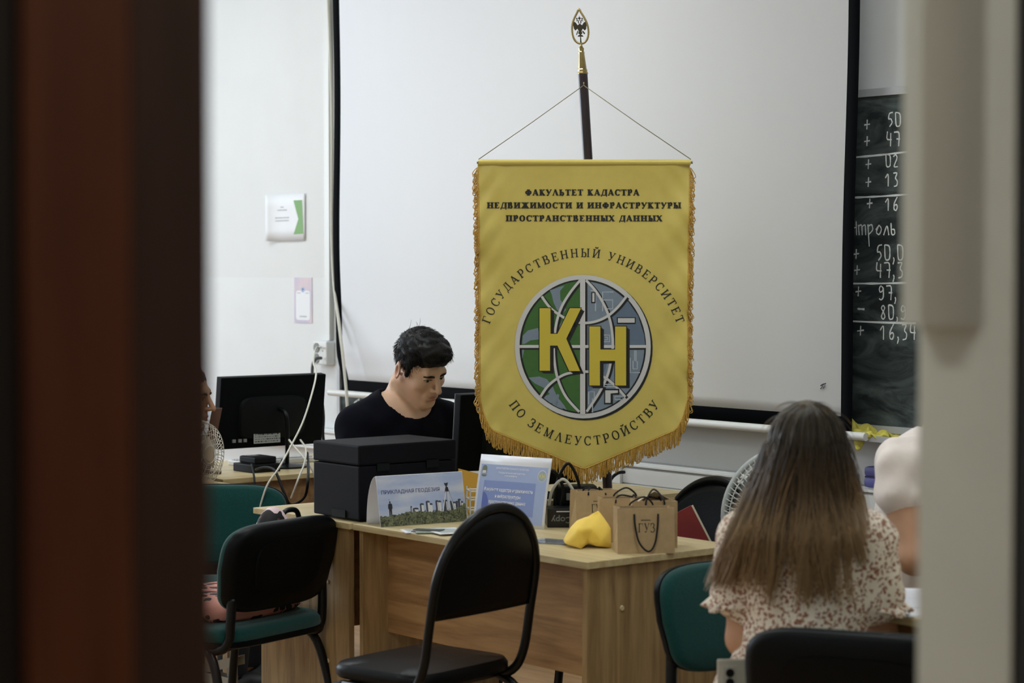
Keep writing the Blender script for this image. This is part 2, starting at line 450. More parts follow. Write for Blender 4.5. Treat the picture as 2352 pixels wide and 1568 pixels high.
def strands(name, lines, r0, r1, m, parent, seg=3):
    """hairs: each line an (n,3) array; one mesh, with how far along each point lies"""
    n = lines[0].shape[0]; L = np.stack(lines); k = L.shape[0]
    T = np.gradient(L, axis=1); T /= np.linalg.norm(T, axis=2, keepdims=True) + 1e-9
    ref = np.array([0.31, 0.9, 0.3]); N = np.cross(T, ref); N /= np.linalg.norm(N, axis=2, keepdims=True) + 1e-9
    B = np.cross(T, N); u = np.linspace(0, 1, n); r = (r0 + (r1 - r0) * u)[None, :, None]
    rings = np.stack([L + (N * math.cos(2 * PI * q / seg) + B * math.sin(2 * PI * q / seg)) * r for q in range(seg)], 2)
    P = rings.reshape(-1, 3)
    base = (np.arange(k)[:, None] * n + np.arange(n - 1)[None, :]).reshape(-1) * seg
    Q = np.concatenate([np.stack([base + q, base + (q + 1) % seg, base + seg + (q + 1) % seg, base + seg + q], 1) for q in range(seg)])
    o = mesh_obj(name, P, Q, m, parent)
    at = o.data.attributes.new('along', 'FLOAT', 'POINT'); at.data.foreach_set('value', np.repeat(np.tile(u, k), seg).astype(np.float32))
    at = o.data.attributes.new('tone', 'FLOAT', 'POINT'); at.data.foreach_set('value', np.repeat(np.random.RandomState(3).rand(k), n * seg).astype(np.float32))
    return o
# ------------------------------------------------------------------ the room
T0, T1, S1, HT = -3.0, 6.62, 6.0, 3.3
DA, DB, DH = 3.583, 4.4635, 2.12       # doorway between these s, this high
def room_mb(boxes):
    m = MB()
    for (t0, t1, s0, s1, z0, z1) in boxes: m.box(t0, t1, -s1, -s0, z0, z1)
    return m
def room_obj(name, boxes, m, parent=None, bev=0.0):
    mb = MB()
    for (t0, t1, s0, s1, z0, z1) in boxes: mb.box(t0, t1, -s1, -s0, z0, z1, bev)
    o = mb.build(name, m)
    if parent: o.parent = parent
    else: place(o, R3(0, 0, 0), ROOM)
    return o
def wall_paint(name, hi, lo, zline):
    m = bpy.data.materials.new(name); m.use_nodes = True; nt = m.node_tree; b = nt.nodes['Principled BSDF']; b.inputs['Roughness'].default_value = 0.75
    tc = nt.nodes.new('ShaderNodeTexCoord'); sp = nt.nodes.new('ShaderNodeSeparateXYZ'); nt.links.new(tc.outputs['Object'], sp.inputs[0])
    gt = nt.nodes.new('ShaderNodeMath'); gt.operation = 'GREATER_THAN'; gt.inputs[1].default_value = zline; nt.links.new(sp.outputs['Z'], gt.inputs[0])
    n = nt.nodes.new('ShaderNodeTexNoise'); n.inputs['Scale'].default_value = 3; n.inputs['Detail'].default_value = 6; nt.links.new(tc.outputs['Object'], n.inputs['Vector'])
    mx = nt.nodes.new('ShaderNodeMixRGB'); mx.inputs[1].default_value = rgb(*lo); mx.inputs[2].default_value = rgb(*hi); nt.links.new(gt.outputs[0], mx.inputs[0])
    m2 = nt.nodes.new('ShaderNodeMixRGB'); m2.blend_type = 'MULTIPLY'; m2.inputs[0].default_value = 0.10
    nt.links.new(mx.outputs[0], m2.inputs[1]); nt.links.new(n.outputs['Fac'], m2.inputs[2]); nt.links.new(m2.outputs[0], b.inputs['Base Color'])
    n3 = nt.nodes.new('ShaderNodeTexNoise'); n3.inputs['Scale'].default_value = 60; nt.links.new(tc.outputs['Object'], n3.inputs['Vector'])
    bp = nt.nodes.new('ShaderNodeBump'); bp.inputs['Strength'].default_value = 0.08; bp.inputs['Distance'].default_value = 0.004
    nt.links.new(n3.outputs['Fac'], bp.inputs['Height']); nt.links.new(bp.outputs[0], b.inputs['Normal'])
    return m
M_wall = wall_paint('wall_paint', (228, 229, 228), (231, 233, 233), 1.437)
M_white = mat('white_plastic', (222, 223, 220), 0.45)
M_ivory = mat('ivory_cable', (205, 203, 190), 0.5)
M_black = mat('black_plastic', (4, 8, 10), 0.55, spec=0.2)
M_metal = mat('grey_metal', (150, 152, 152), 0.4, metal=0.6)
M_frame_cream = mat('cream_paint', (214, 213, 196), 0.55, noise=0.04, nscale=8)
M_dark_wood = wood('dark_door_wood', (70, 50, 44), (54, 40, 36), 'Z', 0.5)
M_red_wood = wood('reddish_door_wood', (112, 66, 44), (90, 50, 34), 'Z', 0.45)
M_floor = wood('floor_laminate', (178, 140, 92), (140, 104, 64), 'X', 0.45)
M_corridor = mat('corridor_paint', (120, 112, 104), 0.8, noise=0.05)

struct(room_obj('floor', [(T0, 9.2, 0, 7.6, -0.1, 0.0)], M_floor))
struct(room_obj('ceiling', [(T0, 9.2, 0, 7.6, HT, HT + 0.1)], mat('ceiling_paint', (226, 226, 222), 0.8, noise=0.03)))
struct(room_obj('wall_back', [(T0, 9.2, -0.15, 0, 0, HT)], M_wall))
WZ0, WZ1, WA, WB = 1.0, 2.9, 1.1, 4.7
struct(room_obj('wall_left', [(T0 - 0.2, T0, 0, WA, 0, HT), (T0 - 0.2, T0, WB, 7.6, 0, HT), (T0 - 0.2, T0, WA, WB, 0, WZ0), (T0 - 0.2, T0, WA, WB, WZ1, HT)], M_wall))
struct(room_obj('wall_front', [(T0, T1, S1, S1 + 0.15, 0, HT)], M_wall))
struct(room_obj('wall_right', [(6.64, 6.75, 0, DA - 0.04, 0, HT), (6.64, 6.75, DB + 0.04, S1, 0, HT), (6.64, 6.75, DA - 0.04, DB + 0.04, DH, HT)], mat('door_wall_paint', (214, 213, 205), 0.75, noise=0.03)))
struct(room_obj('wall_corridor', [(9.05, 9.2, 0, 7.6, 0, HT), (6.75, 9.05, 0.0, 0.1, 0, HT), (6.75, 9.05, 7.5, 7.6, 0, HT), (6.6, 6.75, 6.15, 7.6, 0, HT)], M_corridor))
w1 = struct(room_obj('window_1', [(T0 - 0.12, T0 - 0.06, WA, WA + 0.07, WZ0, WZ1), (T0 - 0.12, T0 - 0.06, WB - 0.07, WB, WZ0, WZ1), (T0 - 0.12, T0 - 0.06, WA, WB, WZ0, WZ0 + 0.07), (T0 - 0.12, T0 - 0.06, WA, WB, WZ1 - 0.07, WZ1), (T0 - 0.12, T0 - 0.06, 2.87, 2.93, WZ0, WZ1)], M_white))
struct(room_obj('trim_1', [(6.636, 6.75, DA - 0.04, DA, 0, DH), (6.636, 6.75, DA - 0.04, DB + 0.04, DH - 0.04, DH)], M_frame_cream))          # right jamb and head
struct(place(MB().prism([(6.638, -DA), (6.638, -DA - 0.029), (6.662, -DA - 0.029), (6.715, -DA)], 1.44, DH - 0.04, 'z').build('trim_2', M_frame_cream), R3(0, 0, 0), ROOM))         # stop strip, upper part
struct(room_obj('trim_3', [(6.636, 6.75, DB, DB + 0.04, 0, DH)], M_dark_wood))                                   # left jamb
struct(room_obj('trim_4', [(6.75, 6.775, DA - 0.13, DA - 0.002, 0, DH + 0.08)], mat('shaded_casing', (14, 14, 15), 0.6), bev=0.004))       # right casing, brown darkened in colour for the corridor shade
struct(room_obj('trim_5', [(6.75, 6.768, DB, DB + 0.062, 0, DH + 0.08)], M_dark_wood, bev=0.004))           # left casing
d1 = struct(room_obj('door_1', [(6.752, 6.770, DB + 0.066, DB + 0.88, 0.01, DH)], M_dark_wood))                # leaf folded back on the corridor wall
def door_part(name, b, m):
    o = room_obj(name, [b], m, parent=d1, bev=0.003); return o
door_part('stile', (6.770, 6.778, DB + 0.066, DB + 0.143, 0.01, DH), M_red_wood)
door_part('stile', (6.770, 6.778, DB + 0.80, DB + 0.88, 0.01, DH), M_red_wood)
for z in (0.01, 0.95, DH - 0.12): door_part('rail', (6.770, 6.778, DB + 0.143, DB + 0.80, z, z + 0.12), M_red_wood)
for z in (0.13, 1.07):
    door_part('panel', (6.7702, 6.775, DB + 0.145, DB + 0.798, z + 0.002, z + 0.80), mat('black_door_panel', (12, 13, 14), 0.6))
bb = struct(room_obj('baseboard_back', [(T0, T1, 0, 0.018, 0, 0.08)], mat('baseboard_brown', (110, 84, 58), 0.5)))

# ceiling lights (above the frame)
M_glow = bpy.data.materials.new('lamp_diffuser'); M_glow.use_nodes = True
_b = M_glow.node_tree.nodes['Principled BSDF']; _b.inputs['Emission Color'].default_value = (0.92, 0.975, 1.0, 1); _b.inputs['Emission Strength'].default_value = LAMP_POWER
def ceiling_light(t, s, label):
    k = thing('ceiling_light', label, 'lamp', R3(t, s, HT), ROOM, 'ceiling lights of the classroom')
    MB().box(-0.62, 0.62, -0.155, 0.155, -0.06, 0.0, 0.004).build('housing', M_white, k)
    MB().box(-0.60, 0.60, -0.135, 0.135, -0.066, -0.058).build('diffuser', M_glow, k)
for (t, s), w in zip(LAMP_SPOTS, ('above the left end of the board wall', 'above the yellow banner', 'above the long-haired person', 'added as fill away from the board on the window side', 'added as fill away from the board near the doorway')):
    ceiling_light(t, s, 'long white ceiling light ' + w)
k = thing('corridor_fill_light', 'small round warm lamp added unseen on the corridor ceiling', 'lamp', R3(7.9, 3.3, HT))  # added out of view to lighten the brown door edge
MB().lathe([(0.10, 0), (0.13, -0.02), (0.13, -0.05)], 20).build('housing', M_white, k)
M_warm_fill = bpy.data.materials.new('warm_fill_diffuser'); M_warm_fill.use_nodes = True
_b = M_warm_fill.node_tree.nodes['Principled BSDF']; _b.inputs['Emission Color'].default_value = (1.0, 0.84, 0.68, 1); _b.inputs['Emission Strength'].default_value = CORRIDOR_FILL_POWER
MB().lathe([(0.12, -0.05), (0.10, -0.07), (0.03, -0.08)], 20).build('diffuser', M_warm_fill, k)

# ------------------------------------------------------------------ board wall
def wall_thing(name, label, cat, t=0, s=0, z=0, group=None): return thing(name, label, cat, R3(t, s, z), ROOM, group)
M_slate = bpy.data.materials.new('slate'); M_slate.use_nodes = True
def _slate():
    nt = M_slate.node_tree; b = nt.nodes['Principled BSDF']; b.inputs['Roughness'].default_value = 0.75
    tc = nt.nodes.new('ShaderNodeTexCoord'); mp = nt.nodes.new('ShaderNodeMapping'); mp.inputs['Scale'].default_value = (2.2, 1, 6); mp.inputs['Rotation'].default_value = (0, -0.5, 0)
    nt.links.new(tc.outputs['Object'], mp.inputs[0])
    n = nt.nodes.new('ShaderNodeTexNoise'); n.inputs['Scale'].default_value = 2.2; n.inputs['Detail'].default_value = 8; n.inputs['Distortion'].default_value = 0.8; n.inputs['Roughness'].default_value = 0.62
    nt.links.new(mp.outputs[0], n.inputs['Vector'])
    cr = nt.nodes.new('ShaderNodeValToRGB'); e = cr.color_ramp.elements
    e[0].position = 0.40; e[0].color = rgb(24, 34, 35); e[1].position = 0.78; e[1].color = rgb(104, 116, 114)
    nt.links.new(n.outputs['Fac'], cr.inputs[0]); nt.links.new(cr.outputs[0], b.inputs['Base Color'])
_slate()
M_chalk = mat('chalk', (224, 228, 226), 0.9, noise=0.12, nscale=300)
M_board_rim = mat('board_rim', (186, 188, 190), 0.45, metal=0.2)

# right blackboard, on hangers so that it stands 3 cm off the wall
BS = 0.03
bt0, bt1, bz0, bz1 = 2.75, 4.7, 0.985, 2.03
bd = wall_thing('blackboard', 'dark chalkboard with sums in chalk, right of the projection screen', 'blackboard', bt0, 0, bz0)
def bm_(t, z, s): return (t - bt0, -s, z - bz0)
MB().box(0, bt1 - bt0, -BS, -0.004, 0, bz1 - bz0).build('slate', M_slate, bd)
fr = MB().box(-0.0, bt1 - bt0, -BS - 0.012, -0.004, bz1 - bz0, bz1 - bz0 + 0.024).build('rim', M_board_rim, bd)
MB().box(0, bt1 - bt0, -BS - 0.012, -0.004, -0.022, 0).build('rim', M_board_rim, bd)
tr = MB().box(0, bt1 - bt0, -BS - 0.085, -0.004, -0.045, -0.038).box(0, bt1 - bt0, -BS - 0.088, -BS - 0.082, -0.045, -0.026).build('chalk_tray', M_board_rim, bd)
TRAY_Z = bz0 - 0.038
# chalk writing, traced stroke by stroke from where it stands
CH = []
def stroke(pts, w=2.3): CH.append((pts, w))
def sc2(x, y, ox, oy, k): return (ox + x / k, oy + y / k)
def plus(cx, cy, a=11, b=16): stroke([(cx - a * 0.6, cy + 1), (cx + a * 0.6, cy - 1)]); stroke([(cx + 0.5, cy - b * 0.7), (cx - 0.5, cy + b * 0.7)])
plus(1992, 286); plus(1992, 324); plus(1995, 377); plus(1995, 418); plus(1998, 467); plus(1967, 583); plus(1969, 620); plus(1972, 669); plus(1977, 759, 13, 16)
stroke([(1970, 709), (1986, 710)], 3.2)
for y0, y1, xa, xb in ((362, 348, 1955, 2090), (454, 446, 1955, 2090), (651, 649, 1950, 2090), (737, 742, 1948, 2104)): stroke([(xa, y0), ((xa + xb) / 2, (y0 + y1) / 2 + 1), (xb, y1)], 3.2)
def digit(d, x, y, w, h):
    D = {'0': [[(0.1, 0), (0.9, 0.05), (0.9, 0.95), (0.15, 1), (0.1, 0)]], '1': [[(0, 0.4), (0.55, 0), (0.5, 1)]],
         '2': [[(0.1, 0.2), (0.5, 0), (0.85, 0.25), (0.1, 1), (0.9, 0.95)]], '3': [[(0.1, 0.05), (0.85, 0), (0.4, 0.42), (0.85, 0.6), (0.75, 0.95), (0.2, 1)]],
         '4': [[(0.2, 0), (0.05, 0.55), (0.9, 0.55)], [(0.75, 0.1), (0.7, 1)]], '5': [[(0.95, 0), (0.35, 0.05), (0.2, 0.5), (0.6, 0.42), (0.9, 0.7), (0.4, 1)]],
         '6': [[(0.8, 0), (0.2, 0.5), (0.2, 0.9), (0.6, 1), (0.85, 0.7), (0.6, 0.5), (0.2, 0.7)]], '7': [[(0, 0.05), (0.9, 0), (0.75, 1)], [(0.4, 0.5), (1, 0.5)]],
         '8': [[(0.5, 0.45), (0.15, 0.2), (0.5, 0), (0.8, 0.2), (0.5, 0.45), (0.15, 0.8), (0.5, 1), (0.85, 0.8), (0.5, 0.45)]],
         '9': [[(0.8, 0.2), (0.4, 0), (0.1, 0.25), (0.3, 0.5), (0.75, 0.35), (0.8, 0.1), (0.85, 0.8), (0.5, 1), (0.1, 0.9)]], ',': [[(0.3, 0.8), (0.6, 0.95), (0.2, 1.25)]]}[d]
    for l in D: stroke([(x + a * w, y + b * h) for a, b in l])
def number(txt, x, y, w, h, gap=4):
    for c in txt:
        digit(c, x, y, w if c != ',' else w * 0.5, h); x += (w if c != ',' else w * 0.45) + gap
number('50', 2038, 258, 14, 33); number('47', 2036, 302, 14, 34); number('02', 2034, 354, 13, 30); number('13', 2034, 396, 13, 32); number('16', 2034, 452, 13, 32)
number('50,0', 2012, 562, 15, 36); number('47,3', 2012, 602, 15, 36); number('97,', 2018, 655, 14, 34); number('80,90', 2022, 700, 14, 34); number('16,34', 2022, 744, 15, 36)
for l in ([(1956, 508), (1957, 540)], [(1967, 508), (1968, 540)], [(1956, 524), (1967, 522)], [(1972, 516), (1974, 540)], [(1972, 520), (1980, 514), (1981, 540)], [(1981, 520), (1988, 514), (1989, 540)], [(1994, 515), (1997, 566)], [(1994, 520), (2003, 514), (2006, 528), (1996, 538)], [(2012, 528), (2020, 516), (2026, 526), (2020, 540), (2012, 534), (2020, 516)], [(2030, 540), (2038, 514), (2042, 540)], [(2047, 512), (2048, 540), (2056, 538), (2055, 526), (2048, 527)]): stroke(l)
rs_ = random.Random(2)
shapes = []
for pts, w in CH:
    P = [on_wall(x, y, BS) for x, y in pts]
    # smooth and roughen a little
    Q = []
    for a, b in zip(P[:-1], P[1:]):
        for i in range(4): Q.append((a[0] + (b[0] - a[0]) * i / 4, a[1] + (b[1] - a[1]) * i / 4))
    Q.append(P[-1])
    for _ in range(2): Q = [Q[0]] + [((Q[i - 1][0] + 2 * Q[i][0] + Q[i + 1][0]) / 4, (Q[i - 1][1] + 2 * Q[i][1] + Q[i + 1][1]) / 4) for i in range(1, len(Q) - 1)] + [Q[-1]]
    shapes.append(ribbon(Q, [w * 0.0021 * rs_.uniform(0.7, 1.15) for _ in Q]))
decal('chalk_writing', shapes, M_chalk, bd, lambda t, z: bm_(t, z, BS + 0.001))

# left board, low behind the screen
lb0, lb1, lz0, lz1 = 0.43, 2.2, 0.80, 1.75
lb = wall_thing('chalkboard', 'dark chalkboard with a grey rim showing under the screen beside the seated man', 'blackboard', lb0, 0, lz0)
MB().box(0.02, lb1 - lb0 - 0.02, -0.022, -0.004, 0.02, lz1 - lz0).build('slate', M_slate, lb)
MB().box(0, 0.02, -0.03, -0.004, 0, lz1 - lz0).box(0.0, lb1 - lb0, -0.03, -0.004, 0, 0.02).build('rim', M_board_rim, lb)
shapes = []
for l in ([(826, 916), (815, 924), (812, 942), (818, 954)], [(819, 922), (824, 917), (828, 924), (824, 943), (830, 940)], [(834, 936), (840, 926), (846, 933), (852, 938)], [(843, 918), (852, 915), (854, 922)]):
    shapes.append(ribbon([on_wall(x, y, 0.022) for x, y in l], 0.007))
decal('chalk_writing', shapes, M_chalk, lb, lambda t, z: (t - lb0, -0.0235, z - lz0))

# projection screen
SS = 0.13
scr = wall_thing('projection_screen', 'large white pull-down projection screen with a black border', 'screen', 0, 0, 0)
M_screen = mat('screen_cloth', (224, 225, 227), 0.8)
M_sblack = mat('screen_border', (9, 11, 14), 0.9, spec=0.05)
ta, zb_ = on_wall(781, 300, SS)[0], on_wall(791, 879, SS)[1]
tb = on_wall(1932, 500, SS)[0]
zb = (on_wall(791, 879, SS)[1] + on_wall(1921, 945, SS)[1]) / 2
BW = 0.047
def sleft(z): return ta + 0.052 * math.exp(-((z - 1.0) / 0.085) ** 2) * 1.0 + 0.012 * math.exp(-((z - 1.25) / 0.2) ** 2)
def sright(z): return tb + 0.018 * (z - 1.0)
ztop = 3.1
def cloth(u0, u1):
    def f(u, v):
        z = zb - BW + (ztop - zb + BW) * v ** 1.3
        a, b = sleft(z), sright(z); t = a - BW + (b - a + 2 * BW) * 0
        x0 = a - BW if u0 == 0 else (a if u0 == 1 else b); x1 = a if u1 == 1 else (b if u1 == 2 else b + BW)
        return (x0 + (x1 - x0) * u, -SS - 0.006 * math.sin(z * 5) * (1 - v), z)
    return f
def solid(o, t=0.0012):
    md = o.modifiers.new('thickness', 'SOLIDIFY'); md.thickness = t; md.offset = 0; return o
def cloth_zone(z0, z1, u0, u1, nu, nv):
    def f(u, v):
        z = z0 + (z1 - z0) * v; a, b = sleft(z), sright(z); X = [a - BW, a, b, b + BW]
        return (X[u0] + (X[u1] - X[u0]) * u, -SS - 0.004 * math.sin(z * 5), z)
    return MB().grid(f, nu, nv)
solid(cloth_zone(zb, ztop, 1, 2, 2, 60).build('screen_cloth', M_screen, scr, smooth=True))
solid(cloth_zone(zb - BW, ztop, 0, 1, 2, 60).build('border', M_sblack, scr, smooth=True))
solid(cloth_zone(zb - BW, ztop, 2, 3, 2, 60).build('border', M_sblack, scr, smooth=True))
solid(cloth_zone(zb - BW, zb, 1, 2, 2, 2).build('border', M_sblack, scr, smooth=True))
ra, rb = on_wall(760, 899, SS)[0], tb + 0.11
MB().tube([(ra, -SS, zb - BW - 0.012), (rb, -SS, zb - BW - 0.012)], 0.0135, 14).build('bottom_rod', M_white, scr, smooth=True, sharp=40)
MB().tube([(ra - 0.012, -SS, zb - BW - 0.012), (ra, -SS, zb - BW - 0.012)], 0.0125, 14).build('end_cap', M_white, scr, smooth=True, sharp=40)
MB().box(ta - 0.16, tb + 0.16, -SS - 0.05, -0.005, 3.09, 3.19, 0.01).build('housing', M_white, scr)
sg = [[(1884, 893), (1890, 886), (1886, 884), (1892, 880), (1888, 888), (1896, 884), (1890, 892)], [(1884, 886), (1897, 880)]]
decal('scribble', [ribbon([on_wall(x, y, SS + 0.006) for x, y in l], 0.0035) for l in sg], mat('ink', (20, 20, 24), 0.6), scr, lambda t, z: (t, -SS - 0.0055, z))

# vertical cable trunking, socket, cables
vt = wall_thing('cable_trunking', 'narrow grey-white vertical cable trunking left of the projection screen', 'trunking')
tt0 = on_wall(752, 300)[0]; tt1 = on_wall(764, 300)[0]
MB().box(tt0, tt1 + 0.005, -0.018, -0.001, 1.17, HT - 0.01, 0.002).build('channel', mat('trunking_grey', (178, 180, 174), 0.5), vt)
MB().box(tt0 + 0.004, tt1 + 0.001, -0.021, -0.018, 1.17, HT - 0.01).build('cover', M_white, vt)
so = wall_thing('power_socket', 'white double wall socket with two plugs beside the screen', 'socket', on_wall(737, 782)[0], 0, on_wall(770, 838)[1])
sw_, sh_ = on_wall(770, 838)[0] - on_wall(737, 782)[0], on_wall(737, 782)[1] - on_wall(770, 838)[1]
MB().box(0, sw_, -0.045, -0.001, 0, sh_, 0.006).build('body', M_white, so)
for zc in (0.27, 0.72):
    MB().map(lambda *p: p).tube([(0.034, -0.0452, sh_ * zc), (0.034, -0.0480, sh_ * zc)], 0.021, 18).build('socket_ring', mat('socket_grey', (120, 122, 118), 0.5), so)
MB().ell((sw_ * 0.72, -0.045, sh_ * 0.6), (0.004, 0.002, 0.004)).build('screw', M_metal, so)
def wp(px, py, s): t, z = on_wall(px, py, s); return R3(t, s, z)
def bez(pts, n=10):
    P = [Vector(p) for p in pts]; out = []
    for i in range(len(P) - 1):
        p0 = P[max(i - 1, 0)]; p1 = P[i]; p2 = P[i + 1]; p3 = P[min(i + 2, len(P) - 1)]
        for k in range(n):
            u = k / n
            out.append(0.5 * ((2 * p1) + (p2 - p0) * u + (2 * p0 - 5 * p1 + 4 * p2 - p3) * u * u + (3 * p1 - p0 - 3 * p2 + p3) * u ** 3))
    out.append(P[-1]); return out
def cable(name, pts, r, m, label, cat='cable', group=None, seg=8):
    return tag(MB().tube(bez(pts), r, seg).build(name, m, smooth=True), label, cat, group)
M_greycab = mat('grey_cable', (84, 88, 86), 0.5); M_blackcab = mat('black_cable', (6, 8, 9), 0.5, spec=0.25)
cable('hanging_cable', [wp(754, 0, 0.05), wp(762, 250, 0.06), wp(762, 500, 0.09), wp(766, 640, 0.12), wp(781, 760, 0.17), wp(791, 850, 0.19), wp(797, 920, 0.20), wp(801, 1000, 0.21), wp(803, 1060, 0.2)], 0.0065, M_ivory, 'ivory cable hanging in front of the left edge of the projection screen')
cable('hanging_cable', [wp(757, 0, 0.04), wp(761, 180, 0.045), wp(758, 420, 0.05), wp(763, 600, 0.07), wp(770, 680, 0.12), wp(783, 790, 0.16)], 0.0045, mat('olive_cable', (150, 148, 128), 0.5), 'thin olive-grey cable running down beside the vertical trunking')

# paper notices
def sheet_map(t0, z0, s): return lambda t, z: (t - t0, -s, z - z0)
n1 = wall_thing('wall_notice', 'white paper notice with a green ribbon-shaped stripe taped to the wall', 'paper', -0.14, 0, 1.60)
nw, nh = 0.291, 0.206
def ncurl(x, z): return (x, -0.004 - 0.035 * max(0, (0.10 - x) / 0.10) ** 2 * 0.6 - 0.004 * math.sin(x * 9), z + 0.004 * x)
solid(MB().grid(lambda u, v: ncurl(u * nw, v * nh), 16, 4).build('sheet', mat('notice_paper', (235, 237, 240), 0.7), n1, smooth=True), 0.0006)
cl = lambda x, z: (lambda p: (p[0], p[1] - 0.0012, p[2]))(ncurl(x, z))
decal('green_stripe', [poly([(0.205, 0.178), (0.272, 0.178), (0.280, 0.03), (0.205, 0.028), (0.243, 0.095)])], mat('notice_green', (128, 172, 112), 0.7), n1, cl, 0.02)
sh = []
for y, xa, xb in ((0.150, 0.10, 0.125), (0.137, 0.075, 0.145), (0.103, 0.06, 0.165), (0.090, 0.06, 0.165)):
    x = xa; r_ = random.Random(int(y * 1000))
    while x < xb: l = r_.uniform(0.004, 0.012); sh.append(ribbon([(x, y), (x + l, y)], 0.005)); x += l + 0.003
decal('small_print', sh, mat('print_grey', (176, 178, 184), 0.7), n1, cl)
n2 = wall_thing('wall_card', 'lavender and peach card with a blank white panel on the wall under the notice', 'card', 0.06, 0, 1.239)
MB().box(0, 0.14, -0.003, -0.0005, 0, 0.199).build('card', None, n2)
def lav():
    m = bpy.data.materials.new('card_print'); m.use_nodes = True; nt = m.node_tree; b = nt.nodes['Principled BSDF']; b.inputs['Roughness'].default_value = 0.6
    tc = nt.nodes.new('ShaderNodeTexCoord'); n = nt.nodes.new('ShaderNodeTexNoise'); n.inputs['Scale'].default_value = 6; nt.links.new(tc.outputs['Object'], n.inputs[0])
    cr = nt.nodes.new('ShaderNodeValToRGB'); cr.color_ramp.elements[0].position = 0.38; cr.color_ramp.elements[0].color = rgb(186, 184, 214); cr.color_ramp.elements[1].position = 0.66; cr.color_ramp.elements[1].color = rgb(226, 202, 196)
    nt.links.new(n.outputs['Fac'], cr.inputs[0]); nt.links.new(cr.outputs[0], b.inputs['Base Color']); return m
n2.children[0].data.materials.append(lav())
def rrect(x0, x1, y0, y1, r, n=5):
    out = []
    for cx, cy, a in ((x1 - r, y1 - r, 0), (x0 + r, y1 - r, 90), (x0 + r, y0 + r, 180), (x1 - r, y0 + r, 270)): out += arc(cx, cy, r, r, a, a + 90, n)
    return out
decal('white_panel', [poly(rrect(0.014, 0.126, 0.012, 0.142, 0.014))], mat('notice_paper', (235, 237, 240)), n2, lambda x, z: (x, -0.0036, z))
decal('crest', [poly(arc(0.07, 0.146, 0.016, 0.012, 0, 360, 16))], mat('crest_lilac', (172, 186, 220), 0.6), n2, lambda x, z: (x, -0.0039, z))
decal('crest_mark', [poly([(0.062, 0.151), (0.078, 0.151), (0.074, 0.146), (0.070, 0.140), (0.066, 0.146)])], mat('crest_navy', (60, 74, 120), 0.6), n2, lambda x, z: (x, -0.0042, z))
sh = [ribbon([(0.045 + i * 0.008, 0.028), (0.051 + i * 0.008, 0.028)], 0.006) for i in range(7)] + [ribbon([(0.024, 0.131), (0.052, 0.131)], 0.003), ribbon([(0.09, 0.131), (0.118, 0.131)], 0.003)]
decal('small_print', sh, mat('print_grey', (176, 178, 184)), n2, lambda x, z: (x, -0.0039, z))

# horizontal trunking along the wall
ht = wall_thing('wall_trunking', 'wide white horizontal cable trunking running low along the board wall', 'trunking', T0 + 0.3, 0, 0.70)
L_ = T1 - T0 - 0.4
MB().box(0, L_, -0.05, -0.001, 0, 0.088, 0.004).build('channel', mat('trunking_white', (205, 207, 206), 0.4), ht)
MB().box(0, L_, -0.056, -0.048, 0.010, 0.064, 0.002).build('cover', M_white, ht)
MB().box(0, L_, -0.062, -0.05, 0.072, 0.080, 0.001).build('ridge', M_white, ht)
MB().box(0, L_, -0.060, -0.05, -0.002, 0.006, 0.001).build('ridge', M_white, ht)
ts_ = on_wall(1423, 1080)[0]
sp = wall_thing('trunking_socket', 'square white socket in the wall trunking behind the banner fringe', 'socket', ts_ - 0.07, 0.057, 0.705)
MB().box(0, 0.15, -0.012, 0, 0, 0.076, 0.003).build('plate', M_white, sp)
MB().tube([(0.05, -0.0121, 0.038), (0.05, -0.0135, 0.038)], 0.02, 18).build('socket_ring', mat('socket_grey', (120, 122, 118)), sp)
cable('plug_cable', [wp(1434, 1084, 0.075), wp(1420, 1086, 0.11), wp(1405, 1098, 0.14), wp(1398, 1120, 0.15), wp(1396, 1180, 0.14)], 0.006, M_blackcab, 'black plug and lead in the trunking socket behind the banner fringe')

# things on the chalk tray and trunking
pt = on_wall(1990, 972, BS + 0.04)
def crumple(name, n, rx, ry, rz, seed, m, label, cat, loc, rz_=0.0, tail=None):
    r = random.Random(seed); ph = [(r.uniform(3, 9), r.uniform(0, 6), r.uniform(2, 6), r.uniform(0, 6)) for _ in range(5)]
    def f(u, v):
        th = PI * v; a = 2 * PI * u
        d = 1 + sum(0.10 * math.sin(p[0] * a + p[1] + 2 * math.sin(p[2] * th + p[3])) for p in ph) * math.sin(th)
        x, y, z = rx * d * math.sin(th) * math.cos(a), ry * d * math.sin(th) * math.sin(a), rz * d * math.cos(th)
        return (x, y, max(z + rz * 0.55, 0.0012 * (1 + math.sin(a * 3))))
    o = MB().grid(f, n, n // 2).build(name, m, smooth=True)
    return tag(place(o, loc, rz_), label, cat)
rag = thing('cleaning_rag', 'crumpled yellow-green rag lying on the chalk tray', 'rag', R3(pt[0], BS + 0.045, TRAY_Z), ROOM)
M_rag = mat('rag_cloth', (196, 186, 84), 0.9, noise=0.22, nscale=30, bump=0.6, bscale=120)
def rag_f(u, v):
    x = (u - 0.5) * 0.21; y = (v - 0.5) * 0.085
    z = 0.010 + 0.034 * math.exp(-((u - 0.3) / 0.22) ** 2) * math.cos(v * 2.6 - 1.3) + 0.011 * math.sin(u * 19 + v * 7) * math.sin(v * 3.1) + 0.008 * math.sin(u * 33 - v * 12)
    return (x + 0.008 * math.sin(v * 9), y + 0.006 * math.sin(u * 14), max(z, 0.002))
solid(MB().grid(rag_f, 48, 20).build('folds', M_rag, rag, smooth=True), 0.004)
